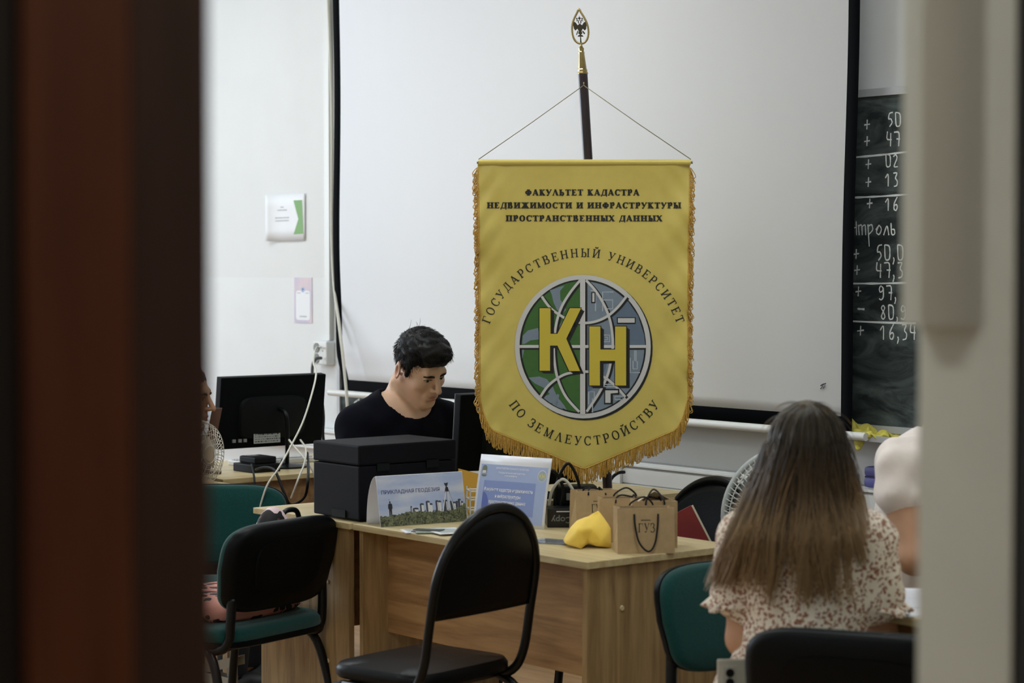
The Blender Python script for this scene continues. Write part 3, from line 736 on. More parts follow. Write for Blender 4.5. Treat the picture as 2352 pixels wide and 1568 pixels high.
solid(MB().grid(lambda u, v: (0.02 + (u - 0.5) * 0.07 * (1 - 0.5 * v), -0.045 - 0.004 * math.sin(u * 6) - 0.003 * v, 0.012 - 0.05 * v * (0.5 + 0.5 * math.sin(u * 3.1 + 0.5))), 10, 8).build('hanging_corner', M_rag, rag, smooth=True), 0.003)
MB().tube([(-0.085, -0.01, 0.02), (-0.10, -0.02, 0.035), (-0.095, -0.02, 0.055)], [0.012, 0.009, 0.003], 8).build('peak', M_rag, rag, smooth=True)
ck = on_wall(2086, 984, BS + 0.05)
tag(place(MB().tube([(0, 0, 0.008), (0.05, 0.012, 0.008)], 0.008, 10).build('chalk_stick', M_chalk, smooth=True, sharp=40), R3(ck[0], BS + 0.05, TRAY_Z), ROOM), 'stub of white chalk on the tray above the white shirt', 'chalk')
pc = on_wall(1993, 1115, 0.05)
pk = thing('pencil_case', 'small violet-blue zipped case standing on the wall trunking', 'case', R3(on_wall(1993, 1115, 0.04)[0], 0.032, 0.788), ROOM)
M_vio = mat('violet_plastic', (92, 92, 158), 0.5)
MB().box(0, 0.13, -0.028, 0.028, 0, 0.031, 0.008).build('lower_shell', M_vio, pk, smooth=True, sharp=50)
MB().box(0, 0.13, -0.028, 0.028, 0.034, 0.066, 0.010).build('lid', M_vio, pk, smooth=True, sharp=50)
MB().box(0.003, 0.127, -0.026, 0.026, 0.030, 0.035).build('zip', mat('dark_violet', (52, 50, 96), 0.6), pk)
# ------------------------------------------------------------------ desks
W_top = wood('oak_top', (206, 190, 146), (176, 154, 108), 'X', 0.42)
W_edge = wood('oak_edge', (196, 178, 132), (170, 148, 104), 'X', 0.5)
W_panel_shaded = wood('oak_panel_shaded', (176, 138, 92), (128, 92, 56), 'X', 0.5)  # desk fronts in darker oak, their shading put into the colour
W_end_shaded = wood('oak_end_shaded', (178, 150, 104), (128, 100, 64), 'Z', 0.5)  # end boards too: oak darkened in colour for shade
W_topy = wood('oak_top_y', (206, 190, 146), (176, 154, 108), 'Y', 0.42)
def desk(label, t0, t1, s0, s1, ends, panel, group='oak desks of the classroom', z=0.75, top=W_top):
    """ends: 't' boards at both t ends, 's' boards at both s ends; panel: position of the modesty panel"""
    d = thing('desk', label, 'desk', R3(t0, s1, 0), ROOM, group)
    X, Y = t1 - t0, s1 - s0
    MB().box(0, X, 0, Y, z - 0.018, z, 0.0015).build('tabletop', top, d)
    zz = z - 0.0185; h = 0.018; i = 0.015
    if ends == 't':
        MB().box(i, i + h, 0.012, Y - 0.02, 0, zz).build('end_board', W_end_shaded, d)
        e2 = MB().box(X - i - h, X - i, 0.012, Y - 0.02, 0, zz).build('end_board', W_end_shaded, d)
        MB().box(i + h, X - i - h, panel, panel + 0.016, 0.43, zz).build('modesty_panel', W_panel_shaded, d)
        for yy in (0.13, Y - 0.15):
            for q in (0.62, 0.33): MB().lathe([(0.007, 0), (0.006, 0.003)], 12).map(lambda x, y, zv: (X - i + zv, yy + x, q + y)).build('screw_cap', mat('screw_cap', (214, 200, 158), 0.5), e2)
    else:
        e1 = MB().box(0.02, X - 0.025, i, i + h, 0, zz).build('end_board', W_end_shaded, d)
        MB().box(0.02, X - 0.025, Y - i - h, Y - i, 0, zz).build('end_board', W_end_shaded, d)
        MB().box(panel, panel + 0.016, i + h, Y - i - h, 0.43, zz).build('modesty_panel', W_panel_shaded, d)
        for q in (0.565, 0.33): MB().lathe([(0.007, 0), (0.006, 0.003)], 12).map(lambda x, y, zv: (X * 0.74 + x, i - zv, q + y)).build('screw_cap', mat('screw_cap', (214, 200, 158), 0.5), e1)
    return d
desk('pale oak desk carrying paper bags, a folded card and a standing slide', 2.957, 3.985, 1.17, 1.702, 't', 0.10)
desk('pale oak desk under the black printer', 2.425, 2.945, 0.35, 1.706, 's', 0.40, top=W_topy)
desk('oak desk under the monitor in front of the left wall', 1.02, 1.632, 0.30, 1.33, 's', 0.56, top=W_topy)
desk('oak desk with white papers in front of the long-haired person', 4.85, 5.95, 1.12, 1.72, 't', 0.10)

# ------------------------------------------------------------------ chairs
M_green = mat('green_fabric', (15, 61, 58), 0.9, noise=0.25, nscale=260, bump=0.35, bscale=600, sheen=0.2, spec=0.1)
M_shell = mat('black_shell', (3, 6, 8), 0.45, spec=0.14)
M_vinyl = mat('black_vinyl', (5, 8, 10), 0.38, bump=0.15, bscale=300, spec=0.18)
M_tube = mat('black_tube', (3, 6, 8), 0.35, spec=0.3)
def superell(a, b, n=4.0, seg=40): 
    out = []
    for i in range(seg):
        t = 2 * PI * i / seg; c, s = math.cos(t), math.sin(t)
        out.append((a * math.copysign(abs(c) ** (2 / n), c), b * math.copysign(abs(s) ** (2 / n), s)))
    return out
def pad(outline, layers):
    """stacked outlines: layers of (scale, height)"""
    m = MB(); n = len(outline); vs = []; fs = []
    for sc, h in layers: vs += [(p[0] * sc, p[1] * sc, h) for p in outline]
    for i in range(len(layers) - 1):
        for k in range(n): fs.append((i * n + k, i * n + (k + 1) % n, (i + 1) * n + (k + 1) % n, (i + 1) * n + k))
    fs.append(tuple(reversed(range(n)))); fs.append(tuple((len(layers) - 1) * n + k for k in range(n)))
    return m.add(vs, fs)
def green_chair(label, loc, rotz):
    c = thing('office_chair', label, 'chair', loc, rotz, 'green fabric chairs with black shells')
    so_ = superell(0.235, 0.21, 5)
    pad(so_, [(0.93, 0.425), (0.99, 0.43), (0.99, 0.445)]).build('seat_shell', M_shell, c, smooth=True, sharp=50)
    pad(so_, [(0.985, 0.446), (1.0, 0.455), (0.99, 0.472), (0.93, 0.483), (0.6, 0.487)]).build('seat_cushion', M_green, c, smooth=True, sharp=60)
    # back: narrower below, round corners, leaning back and bowed
    ol = []
    for x, z in superell(0.232, 0.128, 4.4, 48): ol.append((x * (1.0 if z > -0.05 else 0.96), z))
    def lean(x, y, z): return (x, y + 0.205 + 0.22 * (z) + 0.35 * x * x * -1 + 0.0, z + 0.648)
    pad(ol, [(1.0, 0.0), (1.0, 0.012), (0.97, 0.026), (0.90, 0.034), (0.5, 0.037)]).map(lambda x, z, d: lean(x, d, z)).build('backrest_shell', M_shell, c, smooth=True, sharp=50)
    pad(ol, [(0.985, -0.001), (0.99, -0.012), (0.96, -0.024), (0.88, -0.030), (0.5, -0.032)]).map(lambda x, z, d: lean(x, d, z)).build('backrest_cushion', M_green, c, smooth=True, sharp=60)
    pad([(x * 0.62, z * 0.6) for x, z in ol], [(1.0, 0.034), (0.985, 0.041), (0.9, 0.042)]).map(lambda x, z, d: lean(x, d, z)).build('shell_rib', M_shell, c, smooth=True, sharp=40)
    for sx in (-1, 1):
        MB().tube(bez([(sx * 0.245, -0.23, 0.0), (sx * 0.225, -0.17, 0.40), (sx * 0.21, -0.12, 0.425)], 6), 0.0135, 10).build('leg', M_tube, c, smooth=True)
        MB().tube(bez([(sx * 0.245, 0.25, 0.0), (sx * 0.225, 0.16, 0.36), (sx * 0.21, 0.10, 0.425)], 6), 0.0135, 10).build('leg', M_tube, c, smooth=True)
        MB().tube(bez([(sx * 0.21, -0.12, 0.42), (sx * 0.21, 0.13, 0.42), (sx * 0.20, 0.18, 0.445), (sx * 0.198, 0.190, 0.50), (sx * 0.195, 0.192, 0.57)], 6), 0.014, 10).build('back_upright', M_tube, c, smooth=True)
    MB().tube([(-0.21, -0.10, 0.412), (0.21, -0.10, 0.412)], 0.011, 8).build('crossbar', M_tube, c, smooth=True)
    MB().tube([(-0.21, 0.10, 0.412), (0.21, 0.10, 0.412)], 0.011, 8).build('crossbar', M_tube, c, smooth=True)
    return c
def facing(dx, dy): return math.atan2(dx, -dy)     # rotation so that local -Y points along (dx, dy)
GC = green_chair('black-backed chair with a leopard cushion, seen from behind beside the dark door edge', (-0.825, 6.165, 0), facing(-0.82, 0.57))
dup(GC, (-0.955, 6.76, 0), facing(0.05, -1), 'green fabric chair standing behind the leopard-cushion chair')
dup(GC, (0.650, 5.01, 0), facing(0.55, -0.83), 'green fabric chair between the oak desk and the long-haired person')
dup(GC, (0.765, 4.40, 0), facing(0.38, 0.92), 'dark-backed chair nearest the doorway with the long-haired person on it')
dup(GC, (1.055, 5.50, 0), facing(0.72, -0.69), 'dark green chair under the person in the white shirt')

def round_chair(label, loc, rotz):
    c = thing('round_back_chair', label, 'chair', loc, rotz, 'black vinyl chairs with arched tube backs')
    W, SD, SZ = 0.205, 0.19, 0.455
    def lean(z): return 0.185 + 0.20 * (z - SZ)
    arch = [(-W + 0.005, 0.12, SZ - 0.03), (-W, 0.165, SZ - 0.005), (-W, lean(SZ + 0.05), SZ + 0.05), (-W, lean(0.60), 0.60), (-W, lean(0.68), 0.68)]
    top = []
    for i in range(0, 13):
        a = PI - PI * i / 12; z = 0.675 + 0.195 * math.sin(a); top.append((W * math.cos(a), lean(z), z))
    pts = arch + top[1:-1] + [(-x, y, z) for x, y, z in reversed(arch)]
    MB().tube(bez(pts, 4), 0.0125, 12).build('back_tube', M_tube, c, smooth=True)
    ol = [(-W + 0.012, 0.615)] + [(x * 0.945, 0.675 + (z - 0.675) * 0.94) for x, y, z in top] + [(W - 0.012, 0.615)]
    n = 18
    rows = []
    def back(u, v):
        # v: height between panel foot and the arch, u across
        x = (2 * u - 1) * (W - 0.013); za = 0.675 + 0.183 * math.sqrt(max(0, 1 - (x / (W - 0.006)) ** 2)); z = 0.615 + (za - 0.615) * v
        return (x, lean(z) - 0.006 + 0.010 * (1 - (x / W) ** 2), z)
    o = MB().grid(back, 24, 10).build('backrest', M_vinyl, c, smooth=True); solid(o, 0.016)
    so_ = superell(0.205, 0.172, 5.5)
    pad(so_, [(0.97, SZ - 0.012), (1.0, SZ - 0.004), (1.0, SZ + 0.010), (0.96, SZ + 0.022), (0.6, SZ + 0.027)]).map(lambda x, y, z: (x, y + 0.005, z)).build('seat', M_vinyl, c, smooth=True, sharp=50)
    for sx in (-1, 1):
        side = [(sx * 0.215, -0.195, 0), (sx * 0.205, -0.168, 0.34), (sx * 0.20, -0.145, 0.41), (sx * 0.198, -0.10, 0.428), (sx * 0.198, 0.10, 0.428), (sx * 0.20, 0.165, 0.40), (sx * 0.208, 0.20, 0.33)]
        MB().tube(bez(side[:4], 5), 0.0125, 10).build('leg', M_tube, c, smooth=True)
        MB().tube(bez(side[4:] + [(sx * 0.215, 0.25, 0)], 5), 0.0125, 10).build('leg', M_tube, c, smooth=True)
        MB().tube([side[3], side[4]], 0.0125, 10).build('side_rail', M_tube, c, smooth=True)
    MB().tube([(-0.2, -0.10, 0.426), (0.2, -0.10, 0.426)], 0.010, 8).build('crossbar', M_tube, c, smooth=True)
    MB().tube([(-0.2, 0.10, 0.426), (0.2, 0.10, 0.426)], 0.010, 8).build('crossbar', M_tube, c, smooth=True)
    return c
RC = round_chair('black vinyl chair with an arched tube back in front of the oak desk', (-0.232, 5.417, 0), facing(-0.77, 0.64))
RC2 = dup(RC, (0.396, 6.03, 0), facing(-0.777, -0.63), 'black arched-back chair behind the desk with a red folder on it')
RC.scale = (0.94, 0.94, 1.03)

# leopard cushion on the left chair
M_leo = bpy.data.materials.new('leopard_print'); M_leo.use_nodes = True
def _leo():
    nt = M_leo.node_tree; b = nt.nodes['Principled BSDF']; b.inputs['Roughness'].default_value = 0.7
    tc = nt.nodes.new('ShaderNodeTexCoord')
    dn = nt.nodes.new('ShaderNodeTexNoise'); dn.inputs['Scale'].default_value = 18; nt.links.new(tc.outputs['Object'], dn.inputs[0])
    ad = nt.nodes.new('ShaderNodeMixRGB'); ad.inputs[0].default_value = 0.06; nt.links.new(tc.outputs['Object'], ad.inputs[1]); nt.links.new(dn.outputs['Color'], ad.inputs[2])
    v = nt.nodes.new('ShaderNodeTexVoronoi'); v.inputs['Scale'].default_value = 22; nt.links.new(ad.outputs[0], v.inputs['Vector'])
    cr = nt.nodes.new('ShaderNodeValToRGB'); e = cr.color_ramp.elements; cr.color_ramp.interpolation = 'CONSTANT'
    e[0].position = 0; e[0].color = rgb(96, 54, 46); e[1].position = 0.16; e[1].color = rgb(18, 15, 16)
    x = cr.color_ramp.elements.new(0.46); x.color = rgb(208, 142, 126)
    nt.links.new(v.outputs['Distance'], cr.inputs[0]); nt.links.new(cr.outputs[0], b.inputs['Base Color'])
_leo()
M_leop = M_leo.copy(); M_leop.name = 'leopard_pale'
for e_ in [n_ for n_ in M_leop.node_tree.nodes if n_.type == 'VALTORGB'][0].color_ramp.elements:
    if e_.position > 0.3: e_.color = rgb(232, 206, 210)
cu = thing('cushion', 'pink and black leopard print cushion on the seat of the chair by the door', 'cushion', (-0.825, 6.165, 0.487), facing(-0.82, 0.57))
pad(superell(0.20, 0.17, 3.5), [(0.95, 0.0), (1.03, 0.012), (1.0, 0.045), (0.8, 0.062), (0.4, 0.066)]).map(lambda x, y, z: (x - 0.02, y - 0.03, z)).build('cover', M_leo, cu, smooth=True)
bagp = thing('cloth_bag', 'pink leopard print bag with a black handle poking up behind the chair back', 'bag', (-0.825, 6.165, 0.553), facing(-0.82, 0.57))
MB().ell((-0.10, 0.085, 0.120), (0.075, 0.045, 0.120), 20, 12).build('pouch', M_leop, bagp, smooth=True)
MB().tube(bez([(-0.13, 0.085, 0.20), (-0.155, 0.09, 0.222), (-0.19, 0.10, 0.218), (-0.205, 0.10, 0.17)], 6), 0.008, 8).build('handle', M_tube, bagp, smooth=True)

# ------------------------------------------------------------------ printer
pr = thing('printer', 'black multifunction printer on the desk beside the seated man', 'printer', R3(2.712, 1.675, 0.75), ROOM)
M_pr = mat('printer_black', (11, 11, 17), 0.6, bump=0.25, bscale=900, spec=0.12)
PW, PD, PH = 0.238, 0.352, 0.224
MB().box(0, PW, 0, PD, 0.006, 0.163, 0.005).build('body', M_pr, pr)
MB().box(-0.001, PW + 0.001, -0.001, PD + 0.001, 0.165, PH, 0.006).build('scanner_lid', M_pr, pr)
for x in (0.03, PW - 0.03):
    for y in (0.03, PD - 0.03): MB().lathe([(0.012, 0), (0.012, 0.008)], 12, (x, y, 0)).build('foot', M_black, pr)
for y in (0.06, 0.24): MB().box(PW, PW + 0.006, y, y + 0.045, 0.145, 0.168, 0.002).build('hinge', M_black, pr)
for i in range(7): MB().box(PW, PW + 0.0025, 0.08, 0.26, 0.095 + i * 0.006, 0.0975 + i * 0.006).build('vent_slat', M_black, pr)
MB().box(PW, PW + 0.002, 0.04, 0.30, 0.02, 0.085).build('rear_cover', M_black, pr)
MB().box(0.1, 0.17, -0.003, 0, 0.008, 0.03).build('grip_recess', M_black, pr)

# ------------------------------------------------------------------ monitors
def monitor(label, loc, rotz, w, h, zc, tilt, stand):
    m = thing('monitor', label, 'monitor', loc, rotz, 'black monitors seen from behind')
    R = Matrix.Rotation(tilt, 4, 'X')
    def mp(x, y, z): p = R @ Vector((x, y, z)); return (p.x, p.y, p.z + zc)
    MB().box(-w / 2, w / 2, 0, 0.028, -h / 2, h / 2, 0.004).map(mp).build('back_cover', mat('monitor_black', (3, 6, 8), 0.6, spec=0.1), m)
    MB().box(-w / 2, w / 2, 0.028, 0.034, -h / 2, h / 2, 0.002).map(mp).build('bezel', mat('bezel_grey', (70, 72, 76), 0.5), m)
    MB().box(-w / 2 + 0.012, w / 2 - 0.012, 0.0341, 0.0345, -h / 2 + 0.014, h / 2 - 0.012).map(mp).build('screen', mat('dark_glass', (12, 14, 18), 0.2), m)
    pad(superell(w * 0.32, h * 0.30, 5), [(1.0, 0.0), (0.96, -0.012), (0.6, -0.016)]).map(lambda x, y, z: mp(x, z, y - 0.02)).build('rear_bulge', M_black, m, smooth=True, sharp=40)
    if stand == 'stick':
        MB().tube(bez([(0.02, -0.016, zc + 0.01), (0.02, -0.055, zc - 0.005), (0.025, -0.06, zc - 0.05), (0.03, -0.05, 0.03), (0.03, -0.045, 0.012)], 6), [0.008] * 24 + [0.012], 10).build('stand_neck', M_tube, m, smooth=True)
        MB().lathe([(0.09, 0), (0.09, 0.006), (0.02, 0.016), (0.012, 0.03)], 28, (0.03, -0.03, 0)).build('stand_base', M_tube, m, smooth=True, sharp=40)
    else:
        MB().box(-0.035, 0.035, -0.035, -0.012, 0.01, zc, 0.004).build('stand_neck', M_black, m)
        MB().box(-0.11, 0.11, -0.10, 0.08, 0, 0.012, 0.004).build('stand_base', M_black, m)
    return m
m1 = monitor('large black monitor seen from behind between the seated man and the banner', R3(2.72, 0.875, 0.75), ROOM + PI / 2, 0.52, 0.31, 0.185, math.radians(5), 'flat')
m2 = monitor('black monitor seen from behind on the desk by the left wall', R3(1.35, 0.945, 0.75), ROOM + PI / 2, 0.455, 0.265, 0.205, math.radians(7), 'stick')
lbm = MB().box(-0.085, 0.03, -0.0165, -0.016, -0.115, -0.062).map(lambda x, y, z: (x, y + 0.012, z + 0.205)).build('spec_sticker', mat('sticker', (170, 172, 166), 0.6), m2)
sh = []; r_ = random.Random(5)
for i in range(6):
    y = 0.097 + i * 0.0085; x = -0.08
    while x < 0.022: l = r_.uniform(0.003, 0.011); sh.append(ribbon([(x, y), (x + l, y)], r_.uniform(0.0015, 0.0045))); x += l + 0.003
decal('sticker_print', sh, mat('print_dark', (60, 62, 62), 0.7), lbm, lambda x, z: (x, -0.0052, z))
for i, x in enumerate((-0.175, -0.150, -0.128)): MB().box(x, x + 0.013, -0.006, 0, 0.098, 0.110).build('port', M_metal, m2)
for i in range(2): pass

# things on the left desk
def up(px, py, z, name=None): return on_z(px, py, z)
q = on_z(552, 1083, 0.75)
bx = thing('router_box', 'low black box with a flat top on the left desk beside the monitor stand', 'box', q, ROOM)
MB().box(-0.05, 0.08, 0.0, 0.12, 0.0, 0.03, 0.004).build('base', M_black, bx); MB().box(-0.04, 0.07, 0.02, 0.11, 0.03, 0.055, 0.006).build('lid', M_black, bx)
MB().box(-0.02, 0.02, 0.03, 0.07, 0.0552, 0.0565).build('badge', M_metal, bx)
q = on_z(640, 1066, 0.75)
kb = thing('keyboard', 'white keyboard lying behind the monitor stand on the left desk', 'keyboard', q, ROOM + PI / 2)
MB().box(-0.16, 0.17, 0.0, 0.10, 0.0, 0.018, 0.004).build('case', M_white, kb)
for r0 in range(4): MB().box(-0.15, 0.16, 0.012 + r0 * 0.02, 0.028 + r0 * 0.02, 0.018, 0.023, 0.001).build('key_row', mat('keycaps', (200, 202, 200), 0.5), kb)
def dp(px, py, d): return at_depth(px, py, d)
cable('socket_cable', [wp(736, 797, 0.06), wp(726, 799, 0.09), dp(720, 830, 8.3), dp(726, 858, 7.7), dp(716, 905, 7.3), dp(695, 970, 7.15), dp(665, 1030, 7.05), dp(640, 1075, 6.98), dp(612, 1118, 6.95), dp(590, 1190, 6.95)], 0.0034, M_ivory, 'ivory lead crossing in front of the left monitor from the wall socket')
cable('socket_cable', [wp(738, 822, 0.055), wp(726, 824, 0.09), wp(718, 840, 0.1), wp(718, 880, 0.09), wp(724, 960, 0.06)], 0.007, M_greycab, 'thick grey lead looping from the lower wall socket')
cable('monitor_cable', [dp(741, 930, 8.25), dp(743, 960, 8.3), dp(742, 1000, 8.3), dp(748, 1050, 8.3)], 0.006, M_blackcab, 'black lead hanging at the right side of the left monitor')
cable('monitor_cable', [dp(664, 1010, 7.62), dp(680, 1030, 7.5), dp(705, 1060, 7.42), dp(722, 1090, 7.4), dp(735, 1150, 7.4)], 0.0036, M_ivory, 'ivory lead running down right from the left monitor ports')
cable('monitor_cable', [dp(690, 1010, 7.65), dp(702, 1030, 7.5), dp(700, 1060, 7.38), dp(685, 1100, 7.3), dp(668, 1145, 7.3)], 0.0034, M_ivory, 'ivory lead curling from the left monitor down past the desk edge')
cable('desk_cable', [dp(588, 1078, 7.45), dp(610, 1073, 7.35), dp(632, 1082, 7.24), dp(652, 1130, 7.2), dp(668, 1158, 7.2), dp(700, 1140, 7.2), dp(708, 1090, 7.22), dp(706, 1040, 7.6)], 0.005, M_blackcab, 'black lead drooping in a V below the edge of the left desk')
cable('desk_cable', [dp(578, 1066, 7.5), dp(582, 1085, 7.3), dp(585, 1110, 7.24), dp(588, 1180, 7.24)], 0.0035, M_blackcab, 'thin black lead hanging from the box on the left desk')

# metal rails on the floor, bottom left
for (a, b, lab) in (((478, 1532), (543, 1516), 'upper of two pale metal rails at the bottom left'), ((478, 1553), (532, 1566), 'lower of two pale metal rails at the bottom left')):
    p0 = at_depth(a[0] - 60, a[1] + (14 if b[1] < a[1] else -14), 7.12); p1 = at_depth(b[0], b[1], 7.0)
    d = (p1 - p0); L = d.length; ang = math.atan2(d.y, d.x)
    rl = thing('metal_rail', lab, 'rail', (p0.x, p0.y, 0), ang, 'pale metal rails')
    zr = p0.z; kz = (p1.z - p0.z) / L
    def tilt(x, y, z): return (x, y, z + zr + kz * x)
    MB().box(0, L, -0.012, 0.03, 0.012, 0.016).map(tilt).build('web', M_metal, rl)
    MB().box(0, L, -0.014, -0.010, -0.016, 0.016).map(tilt).build('flange', mat('rail_pale', (176, 174, 160), 0.5), rl)
    MB().box(0, L, 0.028, 0.032, -0.016, 0.016).map(tilt).build('flange', mat('rail_pale', (176, 174, 160), 0.5), rl)
    for x in (0.05, L - 0.04): MB().box(x, x + 0.012, -0.012, 0.03, -zr - kz * x, 0.012).map(tilt).build('support', M_metal, rl)
# ------------------------------------------------------------------ table tent card
pa = on_z(874, 1211, 0.75); pb = on_z(1080, 1196, 0.75)
ang = math.atan2(pb.y - pa.y, pb.x - pa.x); TL = 0.285; TH = 0.143
tc_ = thing('tent_card', 'folded card with a photo of a surveying tripod over a city skyline', 'card', pa, ang)
M_card = mat('card_white', (228, 229, 234), 0.6)
LEAN = 0.030
def tent(u, v, off=0.0): return (u * TL, LEAN * v - off, TH * v)
def tent_front(u, v): return tent(u, v)
def tent_back(u, v):
    a = v; return (u * TL, LEAN + (0.055 * (1 - (1 - a) ** 2)) , TH * (1 - a ** 1.6))
solid(MB().grid(tent_front, 2, 6).build('front_face', M_card, tc_, smooth=True), 0.0008)
solid(MB().grid(tent_back, 2, 12).build('back_face', M_card, tc_, smooth=True), 0.0008)
def tmap(o): return lambda u, v: tent(u, v, 0.0006 + o)
def sky():
    m = bpy.data.materials.new('printed_sky'); m.use_nodes = True; nt = m.node_tree; b = nt.nodes['Principled BSDF']; b.inputs['Roughness'].default_value = 0.5
    tc = nt.nodes.new('ShaderNodeTexCoord'); mp = nt.nodes.new('ShaderNodeMapping'); mp.inputs['Scale'].default_value = (6, 6, 22); nt.links.new(tc.outputs['Object'], mp.inputs[0])
    n = nt.nodes.new('ShaderNodeTexNoise'); n.inputs['Scale'].default_value = 1.2; n.inputs['Detail'].default_value = 5; nt.links.new(mp.outputs[0], n.inputs[0])
    cr = nt.nodes.new('ShaderNodeValToRGB'); cr.color_ramp.elements[0].position = 0.4; cr.color_ramp.elements[0].color = rgb(164, 180, 214); cr.color_ramp.elements[1].position = 0.68; cr.color_ramp.elements[1].color = rgb(204, 208, 220)
    nt.links.new(n.outputs['Fac'], cr.inputs[0]); nt.links.new(cr.outputs[0], b.inputs['Base Color']); return m
decal('printed_sky', [poly([(0.003, 0.1), (0.997, 0.1), (0.997, 0.995), (0.003, 0.995)])], sky(), tc_, tmap(0))
gr = [(0.003, 0.005), (0.997, 0.005)]
r_ = random.Random(8); top_ = []
for i in range(61):
    u = 0.997 - 0.994 * i / 60; base = 0.21 + 0.05 * math.exp(-((u - 0.34) / 0.12) ** 2) + (0.13 * max(0, (u - 0.86) / 0.14)) + 0.03 * (u > 0.4)
    top_.append((u, base + r_.uniform(-0.015, 0.022)))
def grass():
    m = bpy.data.materials.new('printed_grass'); m.use_nodes = True; nt = m.node_tree; b = nt.nodes['Principled BSDF']; b.inputs['Roughness'].default_value = 0.5
    tc = nt.nodes.new('ShaderNodeTexCoord'); n = nt.nodes.new('ShaderNodeTexNoise'); n.inputs['Scale'].default_value = 120; n.inputs['Detail'].default_value = 6; n.inputs['Distortion'].default_value = 1.5; nt.links.new(tc.outputs['Object'], n.inputs[0])
    cr = nt.nodes.new('ShaderNodeValToRGB'); cr.color_ramp.elements[0].position = 0.36; cr.color_ramp.elements[0].color = rgb(28, 32, 26); cr.color_ramp.elements[1].position = 0.72; cr.color_ramp.elements[1].color = rgb(136, 142, 104)
    nt.links.new(n.outputs['Fac'], cr.inputs[0]); nt.links.new(cr.outputs[0], b.inputs['Base Color']); return m
M_pd = mat('print_shade', (62, 66, 82), 0.6); M_pl = mat('print_pale', (214, 216, 220), 0.6); M_pn = mat('print_navy', (58, 64, 120), 0.6); M_pk = mat('print_black', (36, 36, 46), 0.6)
dk = []; lt = []
for u, w, v, f in ((0.36, 0.018, 0.37, 0.6), (0.385, 0.065, 0.33, 0.3), (0.47, 0.046, 0.41, 0.35), (0.54, 0.046, 0.45, 0.45), (0.58, 0.036, 0.40, 0.1), (0.652, 0.034, 0.45, 0.6), (0.684, 0.034, 0.44, 0.1), (0.745, 0.044, 0.45, 0.7), (0.815, 0.04, 0.42, 0.9), (0.855, 0.03, 0.40, 0.2), (0.885, 0.03, 0.41, 0.9), (0.915, 0.035, 0.45, 0.7), (0.945, 0.03, 0.40, 0.3)):
    dk.append(poly([(u, 0.18), (u + w, 0.18), (u + w, v), (u + w * 0.5, v + 0.012), (u, v)]))
    if f < 0.95: lt.append(poly([(u + w * f, 0.18), (u + w * 0.96, 0.18), (u + w * 0.96, v - 0.03), (u + w * f, v - 0.025)]))
for i in range(24): u = 0.36 + 0.6 * i / 24; dk.append(poly([(u, 0.18), (u + 0.025, 0.18), (u + 0.02, 0.27 + r_.uniform(0, 0.03)), (u + 0.005, 0.26)]))
decal('printed_buildings', dk, M_pd, tc_, tmap(0.00015)); decal('printed_facades', lt, M_pl, tc_, tmap(0.0003))
man_ = [poly([(0.112, 0.2), (0.125, 0.2), (0.128, 0.32), (0.131, 0.2), (0.144, 0.2), (0.148, 0.34), (0.156, 0.36), (0.154, 0.44), (0.143, 0.455), (0.119, 0.455), (0.108, 0.43), (0.106, 0.35), (0.114, 0.34)]), poly(arc(0.131, 0.478, 0.009, 0.022, 0, 360, 12)), poly(arc(0.126, 0.525, 0.006, 0.006, 0, 360, 8))]
decal('printed_figure', man_, M_pk, tc_, tmap(0.0003))
lg = [ribbon([(0.787, 0.62), (0.722, 0.2)], [0.010, 0.014]), ribbon([(0.800, 0.62), (0.795, 0.2)], [0.006, 0.008]), ribbon([(0.808, 0.62), (0.822, 0.2)], [0.006, 0.008]), ribbon([(0.818, 0.62), (0.872, 0.22)], [0.008, 0.012])]
decal('printed_tripod', lg, M_pl, tc_, tmap(0.0005))
hd = [poly([(0.772, 0.80), (0.790, 0.785), (0.818, 0.80), (0.812, 0.745), (0.800, 0.72), (0.816, 0.70), (0.818, 0.655), (0.832, 0.60), (0.815, 0.63), (0.800, 0.61), (0.786, 0.63), (0.772, 0.60), (0.780, 0.68), (0.790, 0.72), (0.778, 0.76)])]
hd += [ribbon([(0.820, 0.62), (0.880, 0.22)], [0.003, 0.005]), ribbon([(0.792, 0.62), (0.786, 0.2)], 0.003)]
decal('printed_instrument', hd, M_pk, tc_, tmap(0.0006))
decal('printed_grass', [poly(gr + top_)], grass(), tc_, tmap(0.0008))
V, F, w = sans('ПРИКЛАДНАЯ ГЕОДЕЗИЯ', 0.012)
decal('lettering', [([(0.045 + v[0] / w * 0.67, 0.642 + v[1] / 0.72 * 0.073) for v in V], F)], M_pn, tc_, tmap(0.0006))

# ------------------------------------------------------------------ standing slide
sb = on_z(1245, 1217, 0.75); SW, SHh = 0.25, 0.198
sdir = Vector((0.81, -0.586, 0)).normalized(); so0 = sb - sdir * SW
sl = thing('slide_stand', 'printed blue title slide standing on the desk behind the arched chair', 'sign', so0, math.atan2(sdir.y, sdir.x))
def smap(off): return lambda u, v: (u * SW, 0.05 * v - off + 0.010 * (1 - v) ** 3, SHh * v)
solid(MB().grid(lambda u, v: smap(0)(u, v), 2, 10).build('sheet', mat('slide_paper', (226, 228, 234), 0.35), sl, smooth=True), 0.0015)
MB().tube([(SW * 0.5, 0.05, SHh * 0.95), (SW * 0.5, 0.115, 0.002)], 0.004, 8).build('back_strut', M_white, sl)
M_bl1 = mat('slide_blue', (158, 174, 212), 0.4); M_bl2 = mat('slide_blue_deep', (128, 146, 198), 0.4); M_bl3 = mat('slide_blue_dark', (92, 108, 178), 0.4); M_pw = mat('print_white', (232, 234, 240), 0.5)
decal('slide_ground', [poly([(0.03, 0.05), (0.97, 0.05), (0.97, 0.865), (0.03, 0.865)])], M_bl1, sl, smap(0.0012), 0.1)
